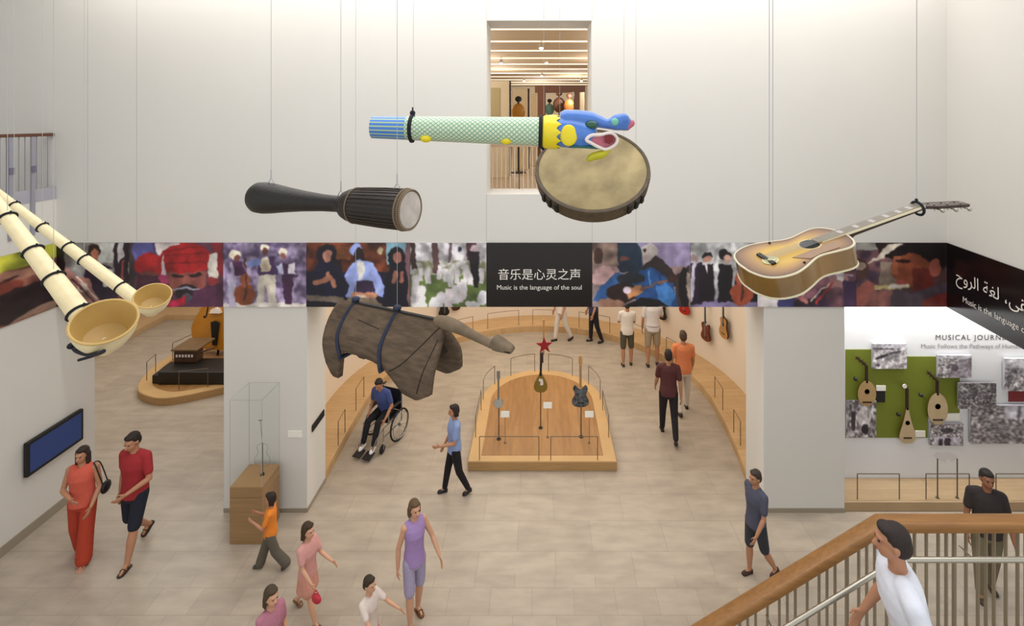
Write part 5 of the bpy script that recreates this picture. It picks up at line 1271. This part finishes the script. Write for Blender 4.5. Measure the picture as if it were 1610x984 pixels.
obj('screen_face', MB().box(XL+.089, sy0+.04, sz0+.045, XL+.092, sy1-.04, sz1-.045), mat('blue_screen', (34, 52, 98), .5, emit=.25), t, smooth=False)
obj('wall_mount', MB().box(XL, 7.75, 1.1, XL+.031, 8.1, 1.35), M_black, t, smooth=False)
tag(obj('wall_label', MB().obox((-3.785, 8.39, 1.27), (0, 1, .02), (0, 0, 1), (1, 0, 0), .22, .055, .008), M_black, smooth=False), 'narrow black label plate on the inner side of the left pier', 'label')
p0, p1 = P(453, 687, D), P(475, 677, D)
t = thing('wall_label', 'small white text card on the front of the left pier', 'label', (p0.x, D-.005, p0.z))
obj('card', MB().box(p0.x, D-.008, p0.z, p1.x, D-.001, p1.z), M_white, t, smooth=False)
p0 = P(518, 603, 9.6)
tag(obj('wall_label', MB().obox((-4.58, 9.6, 1.2), (-.08, 1, 0), (0, 0, 1), (1, .08, 0), .05, .12, .01), mat('tan_plate', (150, 130, 104), .6), smooth=False), 'thin tan plate on the gallery wall just right of the left pier', 'label')
# ================================================================== people
def skin_mat(k): 
    return mat('skin_%d' % k, {0: (206, 158, 128), 1: (178, 128, 98), 2: (148, 100, 74)}[k], .5)
def cloth(name, col): return mat(name, col, .85, vary=.05, scale=25)
M_sole = mat('dark_shoe', (34, 30, 28), .6); M_eye = mat('eye_dark', (40, 30, 26), .3); M_lip = mat('lip', (160, 92, 84), .5)

def person(label, loc, rz, h=1.72, skin=1, hair=(38, 28, 22), hairlen=0, top=('tee', (200, 200, 200)), low=('trousers', (40, 40, 44)), shoe=(34, 30, 28), shoekind='shoe',
           legL=(0, 0), legR=(0, 0), armL=(5, 8, 15, 0), armR=(5, 8, 15, 0), lean=0, head=(0, 0), build=1.0, sit=False, voxel=.0085, group=None, zbase=0.0, name='person', curl=.5, belt=None, child=False):
    """faces local -Y.  leg=(thigh forward, knee bend); arm=(forward, outward, elbow bend, forearm inward)"""
    F = Vector((0, -1, 0)); U = Vector((0, 0, 1))
    hip_h = .52*h if not child else .49*h
    thL, shL = (.245*h, .235*h) if not child else (.225*h, .225*h)
    ank = .04*h
    hw = .052*h*(.9+.1*build); shw = (.098 if not child else .092)*h*build
    def dirn(a, o=0, sgn=1):
        return Vector((sgn*math.sin(R(o)), -math.sin(R(a))*math.cos(R(o)), -math.cos(R(a))*math.cos(R(o))))
    J = {'hip': Vector((0, 0, 0))}
    legs = {}
    for sgn, lg in ((-1, legL), (1, legR)):
        th_a, kn = lg[0], lg[1]; spread = lg[2] if len(lg) > 2 else 1.5
        a = Vector((sgn*hw, 0, -.01*h)); k = a+dirn(th_a, spread, sgn)*thL; an = k+dirn(th_a-kn, 0, sgn)*shL
        foot_pitch = lg[3] if len(lg) > 3 else (0 if not sit else 0)
        if len(lg) <= 3 and th_a-kn < -18: foot_pitch = min(55, -(th_a-kn)-10)        # heel lifted behind
        fd = Vector((sgn*.10, -math.cos(R(foot_pitch)), -math.sin(R(foot_pitch)))).normalized()
        fup = Vector((0, -math.sin(R(foot_pitch)), math.cos(R(foot_pitch))))
        heel = an-fup*(ank-.022)-fd*.022*h/1.7; toe = an-fup*(ank-.016)+fd*.105*h/1.7
        legs[sgn] = (a, k, an, heel, toe, fd, fup)
    low_z = min(min(l[3].z-.026, l[4].z-.018) for l in legs.values())
    base = -low_z
    sh = lambda v: v+Vector((0, 0, base))
    legs = {s_: tuple(sh(v) for v in l[:5])+l[5:] for s_, l in legs.items()}
    hip = sh(Vector((0, 0, 0)))
    T = Matrix.Rotation(R(lean), 3, 'X')          # lean>0 tips toward -Y
    def tor(x, y, z): return hip+T @ Vector((x*h, y*h, z*h))
    tl = 1.0 if not child else 1.02
    neckb = tor(0, .004, .318*tl); shz = .288*tl
    Hr = Matrix.Rotation(R(head[1]), 3, 'Z') @ Matrix.Rotation(R(lean*.4+head[0]), 3, 'X')
    hs = 1.0 if not child else 1.17
    hc = neckb+Hr @ Vector((0, -.012*h, .088*h*hs))
    def hd(x, y, z): return hc+Hr @ Vector((x*h*hs, y*h*hs, z*h*hs))
    arms = {}
    for sgn, ar in ((-1, armL), (1, armR)):
        s0 = tor(sgn*shw/h, .006, shz-.008)
        d1 = T @ dirn(ar[0], ar[1], sgn); e = s0+d1*.170*h
        d2 = dirn(ar[0]+ar[2], ar[1]*.3, sgn); d2 = (T @ (Matrix.Rotation(R(-sgn*ar[3]), 3, 'Z') @ d2)).normalized()
        w = e+d2*.150*h; arms[sgn] = (s0, e, w, d1, d2)
    t = thing(name, label, 'person', (loc[0], loc[1], zbase), R(rz), group)
    S_ = skin_mat(skin); b = build
    # ---------------- body: one continuous surface
    mb = MB()
    def loft(L, n=18):
        rg = []
        for c, rx, ry in L: rg.append([c+T @ Vector((rx*h*math.cos(2*PI*k/n), ry*h*math.sin(2*PI*k/n), 0)) for k in range(n)])
        return rg
    mb.rings(loft([(tor(0, 0, -.045), .05*b, .05), (tor(0, 0, -.02), .088*b, .062), (tor(0, .004, .03), .092*b, .064), (tor(0, .0, .09), .078*b, .055), (tor(0, -.004, .14), .078*b, .056), (tor(0, -.006, .20), .090*b, .064), (tor(0, 0, .255), .098*b, .060), (tor(0, .002, .288*tl), .085*b, .046), (tor(0, .004, .305*tl), .045, .036)]))
    mb.cone(tor(0, .004, .28), hc+Hr @ Vector((0, .01*h, -.03*h)), .032*h, .029*h)
    for sgn in (-1, 1):
        a, k, an, heel, toe, fd, fup = legs[sgn]
        mb.cone(a+Vector((0, 0, .01)), k, .050*h*b, .031*h); mb.cone(k, k+(an-k)*.35, .031*h, .033*h); mb.cone(k+(an-k)*.35, an, .033*h, .019*h)
        mb.cone(heel+fup*.004, toe, .024*h/1.7, .017*h/1.7); mb.cone(an, toe, .018*h, .016*h/1.7); mb.cone(heel+fup*.004, an, .024*h/1.7, .019*h)
        s0, e, w, d1, d2 = arms[sgn]
        mb.cone(tor(sgn*shw/h*.55, .004, shz), s0, .034*h, .031*h)
        mb.cone(s0, e, .029*h*(.5+.5*b), .021*h); mb.cone(e, e+d2*.04*h, .021*h, .022*h); mb.cone(e+d2*.04*h, w, .022*h, .0145*h)
        # hand: palm, four fingers, thumb
        inw = Vector((-sgn, 0, 0)); pn = (inw-d2*inw.dot(d2)).normalized()      # palm faces the body
        sd_ = d2.cross(pn).normalized()
        if sd_.dot(F) < 0: sd_ = -sd_                                           # thumb side is forward
        hk = h*(1.0 if not child else .95)/1.72
        pl = w+d2*.045*hk
        for q in (-1.2, -.4, .4, 1.2): mb.cone(w+sd_*q*.008*hk, w+d2*.085*hk+sd_*q*.0165*hk, .014*hk, .0115*hk)
        for q, ln in ((-1.5, .060), (-.5, .073), (.5, .078), (1.5, .068)):
            k0 = w+d2*.085*hk+sd_*q*.0175*hk; c1 = (d2+pn*curl*.5).normalized(); k1 = k0+c1*ln*.55*hk; c2 = (d2+pn*curl*1.4).normalized()
            mb.cone(k0, k1, .0095*hk, .0085*hk); mb.cone(k1, k1+c2*ln*.5*hk, .0085*hk, .0072*hk)
        th0 = w+d2*.028*hk+sd_*.022*hk; th1 = th0+(d2*.6+sd_*.75+pn*.2).normalized()*.036*hk
        mb.cone(th0, th1, .0125*hk, .010*hk); mb.cone(th1, th1+(d2*.9+sd_*.25+pn*.3).normalized()*.03*hk, .010*hk, .008*hk)
    # head: skull, jaw, nose, ears, brow
    Hm = Hr
    def he(c, r): mb.ell(hd(*c), (r[0]*h*hs, r[1]*h*hs, r[2]*h*hs), Hm)
    he((0, .006, .014), (.043, .052, .052)); he((0, -.014, -.018), (.034, .036, .044)); he((0, -.026, -.045), (.018, .018, .014))
    mb.cone(hd(0, -.045, .004), hd(0, -.060, -.017), .007*h, .0085*h)
    he((0, -.043, .016), (.028, .010, .008)); he((0, -.045, -.031), (.014, .008, .008))
    for sgn in (-1, 1): he((sgn*.043, .004, -.006), (.006, .011, .017))
    body = fuse(mb, voxel, 'body', S_, t, smooth=3)
    for sgn in (-1, 1): obj('eye', MB().ell(hd(sgn*.0165, -.0475, .004), (.0058*h, .0042*h, .0036*h), nu=10, nv=6), M_eye, body, local=True)
    obj('mouth', MB().ell(hd(0, -.0525, -.0315), (.011*h, .004*h, .0028*h), nu=10, nv=6), M_lip, body, local=True)
    # ---------------- hair
    mh = MB(); g0 = .0
    mh.ell(hd(0, .013, .022), (.0475*h*hs, .052*h*hs, .0515*h*hs), Hm); mh.ell(hd(0, .026, -.004), (.0455*h*hs, .042*h*hs, .045*h*hs), Hm)
    mh.ell(hd(0, -.018, .050), (.036*h*hs, .030*h*hs, .018*h*hs), Hm)
    if hairlen: 
        for sgn in (-1, 0, 1): mh.cone(hd(sgn*.030, .026-.004*abs(sgn), .0), hd(sgn*.032, .036, -.03-hairlen), .026*h, .018*h)
        for sgn in (-1, 1): mh.cone(hd(sgn*.040, .002, .02), hd(sgn*.044, .008, -.035-hairlen*.6), .013*h, .012*h)
    fuse(mh, max(voxel, .009), 'hair', mat('hair_%d_%d_%d' % hair, hair, .7, vary=.3, scale=40, stretch=(3, 3, .6)), t, smooth=2)
    # ---------------- top
    kind, col = top[0], top[1]; M_t = cloth('cloth_%d_%d_%d' % col, col)
    mt = MB(); ez = .011*h
    hemz = {'tee': -.035, 'shirt': -.05, 'tank': -.03, 'dress': -.02}[kind]
    mt.rings(loft([(tor(0, 0, hemz), .104*b, .080), (tor(0, .003, .03), .103*b, .076), (tor(0, 0, .09), .093*b, .069), (tor(0, -.003, .15), .093*b, .069), (tor(0, -.006, .205), .101*b, .075), (tor(0, 0, .258), .107*b, .070), (tor(0, .002, .291*tl), .092*b, .056), (tor(0, .004, .308*tl), .052, .045)]))
    for sgn in (-1, 1):
        s0, e, w, d1, d2 = arms[sgn]
        if kind in ('tee', 'shirt'): mt.cone(tor(sgn*shw/h*.5, .004, shz), s0, .040*h, .036*h)
        else: mt.cone(tor(sgn*shw/h*.35, .004, shz), tor(sgn*shw/h*.72, .004, shz), .038*h, .034*h)
        if kind in ('tee', 'shirt'):
            q = .62 if kind == 'tee' else 1
            if kind == 'tee': mt.cone(s0, s0+(e-s0)*.68, .037*h, .033*h)
            else:
                mt.cone(s0, e, .037*h, .030*h)
                if len(top) > 2: mt.cone(e, e+(w-e)*.85, .030*h, .024*h)
    tp = fuse(mt, .011, 'top' if kind in ('tank', 'dress') else 'shirt', M_t, t, smooth=3)
    # ---------------- lower garment
    kind, col = low[0], low[1]; M_l = cloth('cloth_%d_%d_%d' % col, col)
    ml = MB()
    if kind in ('trousers', 'wide', 'shorts'):
        ml.rings(loft([(tor(0, .002, -.065), .060*b, .066), (tor(0, .002, -.03), .097*b, .074), (tor(0, .004, .03), .098*b, .071), (tor(0, .001, .062), .093*b, .066)]))
        for sgn in (-1, 1):
            a, k, an, heel, toe, fd, fup = legs[sgn]
            if kind == 'shorts': ml.cone(a, a+(k-a)*.92, .059*h*b, .046*h)
            else:
                wk, wa = (.041, .036) if kind == 'trousers' else (.056, .060)
                ml.cone(a, k, .058*h*b, wk*h); ml.cone(k, k+(an-k)*.93, wk*h, wa*h*(.86 if kind == 'trousers' else 1))
    elif kind == 'skirt':
        zf = low[2]
        ml.rings(loft([(tor(0, 0, zf), .12*b, .10), (tor(0, .0, zf*.5), .112*b, .088), (tor(0, .003, -.01), .102*b, .077), (tor(0, .002, .06), .092*b, .068)]))
        for sgn in (-1, 1):
            a, k, an = legs[sgn][:3]; ml.cone(a, a+(k-a)*min(1, -zf/.24), .060*h, .060*h)
    # open trouser hems: keep the cloth off the floor
    fuse(ml, .011, {'trousers': 'trousers', 'wide': 'trousers', 'shorts': 'shorts', 'skirt': 'skirt'}[kind], M_l, t, smooth=3)
    if belt: obj('belt', MB().tube([tor(.094*b*math.cos(2*PI*k/24)*1.03, .072*math.sin(2*PI*k/24)*1.02, .035) for k in range(24)], .012, 6, closed=True), cloth('cloth_%d_%d_%d' % belt, belt), t, local=True)
    # ---------------- shoes
    M_s = mat('shoe_%d_%d_%d' % shoe, shoe, .55)
    hk = h/1.7*(1.05 if child else 1)
    for sgn in (-1, 1):
        a, k, an, heel, toe, fd, fup = legs[sgn]
        ms = MB(); side_ = fd.cross(fup)
        sole = []
        for x_, w_ in ((-.045, .022), (-.03, .036), (.02, .036), (.08, .045), (.125, .042), (.15, .02)):
            sole.append((x_, w_))
        c0 = heel+fd*.02
        pl = [c0+fd*(x_*hk-.01)+side_*(w_*hk*.95) for x_, w_ in sole]+[c0+fd*(x_*hk-.01)-side_*(w_*hk*.95) for x_, w_ in reversed(sole)]
        ms.prism([p-fup*.030*hk for p in pl], fup*.020*hk)
        if shoekind == 'shoe':
            ms.cone(c0-fd*.028*hk+fup*.008, c0+fd*.10*hk+fup*.0, .034*hk, .029*hk); ms.cone(c0-fd*.01*hk+fup*.02, an-fup*.012, .034*hk, .030*hk)
            ms.ell(c0+fd*.088*hk-fup*.002, (.036*hk, .046*hk, .024*hk))
            fuse(ms, .009, 'shoe', M_s, t, smooth=2)
        else:
            o = obj('sandal', ms, M_s, t, local=True, smooth=False)
            for x_, r_ in ((.02, .034), (.07, .034)):
                c = c0+fd*x_*hk+fup*.0; m_ = MB().tube([c+side_*math.cos(q)*.036*hk+fup*math.sin(q)*r_*hk for q in np.linspace(-.3, PI+.3, 10)], .007, 6); obj('strap', m_, M_s, o, local=True)
    t['_'] = 0; del t['_']
    return t, dict(legs=legs, arms=arms, hip=hip, hc=hc, tor=tor)

WALK_A = dict(legL=(24, 6), legR=(-16, 22)); WALK_B = dict(legL=(-16, 22), legR=(24, 6))
def fl(px, py): Y = FPX*EYE/(py-VY); return ((px-VX)*Y/FPX, Y)

t, j = person('woman in a salmon sleeveless top and long orange-red trousers with a black shoulder bag', (-6.68, 7.16), 12, 1.64, 1, (44, 30, 24), .08, ('tank', (204, 92, 74)), ('wide', (172, 60, 38)), (196, 150, 128), 'sandal',
   legL=(-6, 12), legR=(12, 4), armL=(10, 12, 70, 55), armR=(4, 14, 40, 10))
e = j['arms'][1][1]
m = MB(); m.ell(e+Vector((.05, .04, -.06)), (.045, .10, .085))
obj('shoulder_bag', m, M_black, t, local=True)
obj('bag_strap', MB().tube(catmull([e+Vector((.05, -.02, .0)), j['arms'][1][0]+Vector((.03, -.05, .03)), j['arms'][1][0]+Vector((-.02, .0, .06)), j['arms'][1][0]+Vector((.03, .05, .02)), e+Vector((.05, .08, 0))], 4), .008, 6), M_black, t, local=True)
person('man in a red t-shirt and dark navy knee shorts with sandals', (-5.98, 7.24), -6, 1.84, 1, (36, 26, 22), 0, ('tee', (156, 40, 46)), ('shorts', (26, 30, 44)), (52, 40, 32), 'sandal',
   legL=(-4, 40, 3), legR=(17, 3, 3), armL=(-10, 12, 18, 0), armR=(8, 16, 60, 45), head=(10, 0))
person('small child in an orange t-shirt and baggy grey trousers beside the oak plinth', (-3.84, 7.0), -75, 1.10, 1, (40, 28, 22), .02, ('tee', (226, 132, 44)), ('wide', (92, 86, 76)), (60, 58, 56), 'shoe',
   legL=(20, 4), legR=(-18, 18), armL=(30, 6, 100, 20), armR=(25, 8, 100, 20), child=True)
t, j = person('child in a pink top facing right and holding a small red bag', (-2.99, 6.32), 70, 1.24, 0, (60, 44, 28), .03, ('tee', (210, 154, 148)), ('skirt', (204, 146, 128), -.16), (120, 90, 70), 'sandal',
   **WALK_A, armL=(20, 8, 30, 0), armR=(28, 6, 40, 0), child=True)
w = j['arms'][-1][2]+j['arms'][-1][4]*.12
obj('small_bag', MB().ell(w+Vector((0, 0, -.07)), (.035, .07, .06)), mat('red_bag', (190, 50, 66), .5), t, local=True)
obj('bag_handle', MB().tube([w+Vector((0, math.cos(q)*.04, -.02+math.sin(q)*.04)) for q in np.linspace(0, PI, 8)], .006, 6), mat('red_bag', (0, 0, 0)), t, local=True)
person('child in a purple-pink top cut off by the bottom edge, nearest the left', (-2.97, 5.42), 60, 1.27, 0, (70, 58, 40), .03, ('tee', (178, 118, 136)), ('shorts', (120, 96, 110)), (90, 70, 60), 'sandal', **WALK_B, armL=(12, 6, 20, 0), child=True)
person('child in a white top and pink skirt at the bottom edge', (-1.98, 5.70), 65, 1.12, 0, (52, 42, 28), .0, ('tee', (222, 208, 200)), ('skirt', (204, 104, 122), -.14), (140, 110, 90), 'sandal', **WALK_A, armR=(45, 20, 30, 0), armL=(40, 10, 30, 0), child=True)
person('girl in a lavender sleeveless top and pale lilac shorts walking across the floor', (-1.60, 6.27), 40, 1.54, 0, (96, 76, 52), .02, ('tank', (164, 136, 190)), ('shorts', (168, 160, 190)), (110, 70, 40), 'sandal',
   legL=(8, 6), legR=(-4, 6), armL=(-10, 14, 15, 0), armR=(14, 22, 24, 0), build=.85)
person('person in a light blue shirt and black trousers walking left of the platform', (-1.46, 8.42), -70, 1.53, 1, (40, 26, 22), .01, ('tee', (138, 158, 204)), ('trousers', (20, 18, 24)), (30, 26, 26), 'shoe',
   legL=(14, 4), legR=(-10, 16), armL=(6, 6, 24, 0), armR=(10, 8, 74, 15))
person('person in white trousers at the back of the gallery, cut off by the picture band', (.64, 14.25), -60, 1.75, 1, (40, 30, 26), 0, ('shirt', (216, 208, 200)), ('trousers', (214, 204, 194)), (30, 24, 24), 'shoe', legL=(12, 4), legR=(-12, 14))
person('person in dark blue top and black trousers near the back of the gallery', fl(933, 538), -75, 1.74, 1, (36, 26, 22), 0, ('shirt', (40, 48, 84)), ('trousers', (24, 24, 32)), (26, 24, 26), 'shoe', legL=(4, 2), legR=(-10, 10))
person('visitor in a white t-shirt and dark olive shorts standing with back turned, left one', fl(986, 574), 180, 1.68, 1, (44, 30, 24), 0, ('tee', (218, 210, 200)), ('shorts', (78, 74, 60)), (52, 44, 38), 'shoe', legL=(3, 2, 3), legR=(-3, 2, 3), armL=(20, 8, 90, 40), armR=(20, 8, 90, 40))
person('taller visitor in a white t-shirt and khaki shorts standing with back turned', fl(1026, 574), 172, 1.86, 1, (60, 50, 44), 0, ('tee', (214, 208, 206)), ('shorts', (158, 142, 118)), (44, 38, 34), 'shoe', legL=(5, 3, 3), legR=(-4, 3, 3), armL=(30, 12, 40, 10), armR=(0, 10, 15, 0), build=1.05, belt=(90, 70, 56))
person('person in a maroon t-shirt and black trousers walking away', fl(1051, 686), 172, 1.76, 1, (34, 24, 22), 0, ('tee', (84, 44, 46)), ('trousers', (26, 24, 28)), (26, 24, 26), 'shoe', legL=(-14, 20), legR=(14, 4), armL=(-12, 10, 12, 0), armR=(14, 10, 22, 0))
person('person in an orange shirt and off-white trousers beside the one in maroon', fl(1074, 646), 176, 1.76, 1, (70, 54, 40), 0, ('tee', (216, 130, 84)), ('trousers', (206, 196, 184)), (36, 28, 26), 'shoe', legL=(10, 4), legR=(-10, 14), armL=(10, 9, 20, 0), armR=(0, 12, 18, 0), build=1.05)
person('person in a dark blue-grey top and dark shorts in front of the right pier', (3.03, 6.86), -70, 1.50, 1, (60, 50, 42), 0, ('tee', (78, 80, 98)), ('shorts', (52, 54, 62)), (60, 34, 28), 'shoe', legL=(4, 4), legR=(-12, 20), armL=(-14, 12, 14, 0), armR=(12, 10, 26, 0))
person('person in dark top and khaki trousers seen through the bars of the foreground railing', (6.03, 6.6), -20, 1.69, 2, (40, 34, 30), 0, ('tee', (50, 44, 44)), ('trousers', (118, 110, 88)), (60, 54, 44), 'shoe', legL=(6, 3), legR=(-6, 8), armL=(0, 10, 14, 0), armR=(6, 12, 20, 0))
person('man in a loose white shirt on the staircase in front of the oak handrail', (2.31, 2.98), -108, 1.62, 1, (44, 34, 32), 0, ('shirt', (222, 226, 238)), ('trousers', (60, 62, 76)), (40, 36, 34), 'shoe', legL=(22, 10), legR=(-14, 20), armL=(14, 10, 30, 5), armR=(-6, 12, 22, 0), lean=14, zbase=zl+.004, build=1.32, voxel=.007, head=(-4, 0))

# wheelchair and its rider
wc = (-3.11, 9.88); rz = -20
t = thing('wheelchair', 'black and chrome wheelchair beside the curved deck on the left', 'wheelchair', (wc[0], wc[1], 0), R(rz))
M_tyre = mat('tyre_rubber', (26, 26, 28), .7); M_ch = mat('chrome_tube', (150, 150, 154), .25, .8); M_vin = mat('black_vinyl', (24, 24, 28), .5)
for sgn in (-1, 1):
    c = Vector((sgn*.30, .06, .305)); ww = obj('drive_wheel', MB().tube([c+Vector((0, math.cos(2*PI*k/36), math.sin(2*PI*k/36)))*.285 for k in range(36)], .018, 8, closed=True), M_tyre, t, local=True)
    obj('push_rim', MB().tube([c+Vector((sgn*.03, math.cos(2*PI*k/32)*.245, math.sin(2*PI*k/32)*.245)) for k in range(32)], .008, 6, closed=True), M_ch, ww, local=True)
    m = MB()
    for k in range(16): m.tube([c, c+Vector((0, math.cos(2*PI*k/16), math.sin(2*PI*k/16)))*.275], .0028, 4)
    m.lathe([(-.03, .025), (.03, .025)], c, (1, 0, 0), 12); obj('spokes_and_hub', m, M_ch, ww, local=True)
    c = Vector((sgn*.24, -.40, .085)); cw = obj('caster_wheel', MB().tube([c+Vector((0, math.cos(2*PI*k/20), math.sin(2*PI*k/20)))*.068 for k in range(20)], .017, 8, closed=True).lathe([(-.012, .05), (.012, .05)], c, (1, 0, 0), 14), M_tyre, t, local=True)
    obj('caster_fork', MB().tube([c+Vector((.028, 0, 0)), c+Vector((.028, .02, .09)), c+Vector((0, .03, .12)), c+Vector((0, .03, .26))], .009, 6), M_ch, t, local=True)
    x = sgn*.235
    obj('side_frame', MB().tube([(x, .22, .95), (x, .22, .30), (x, .10, .28), (x, -.36, .28), (x, -.36, .46), (x, .22, .46)], .012, 8).tube([(x, .20, .68), (x, -.16, .68), (x, -.2, .62), (x, -.2, .46)], .011, 8), M_ch, t, local=True)
    obj('push_handle', MB().tube([(x, .21, .93), (x, .33, .93)], .017, 10), M_tyre, t, local=True)
    obj('armrest', MB().box(x-.03, -.16, .69, x+.03, .16, .72), M_vin, t, smooth=False, bevel=.008, local=True)
    fr = obj('leg_rest', MB().tube([(x*.95, -.36, .44), (x*.75, -.50, .30), (x*.6, -.60, .085)], .011, 8), M_ch, t, local=True)
    obj('footplate', MB().obox((sgn*.11, -.64, .078), (1, 0, 0), (0, 1, .25), (0, -.25, 1), .085, .09, .008), M_vin, fr, smooth=False, bevel=.003, local=True)
obj('seat', MB().box(-.22, -.22, .465, .22, .20, .50), M_vin, t, smooth=False, bevel=.012, local=True)
obj('backrest', MB().box(-.23, .195, .50, .23, .215, .92), M_vin, t, smooth=False, bevel=.008, local=True)
p, j = person('person in a blue shirt and black trousers with white shoes sitting in the wheelchair', wc, rz, 1.60, 1, (34, 26, 24), 0, ('tee', (66, 82, 140)), ('trousers', (20, 20, 26)), (232, 230, 226), 'shoe',
   legL=(84, 62, 5, 12), legR=(84, 62, 5, 12), armL=(14, 16, 62, 22), armR=(14, 16, 50, 12), lean=20, sit=True, head=(14, 10), voxel=.008)
dz = (.505+.055*1.60)-j['hip'].z
p.location.z = dz; off = Matrix.Rotation(R(rz), 3, 'Z') @ Vector((0, .02, 0)); p.location.x += off.x; p.location.y += off.y
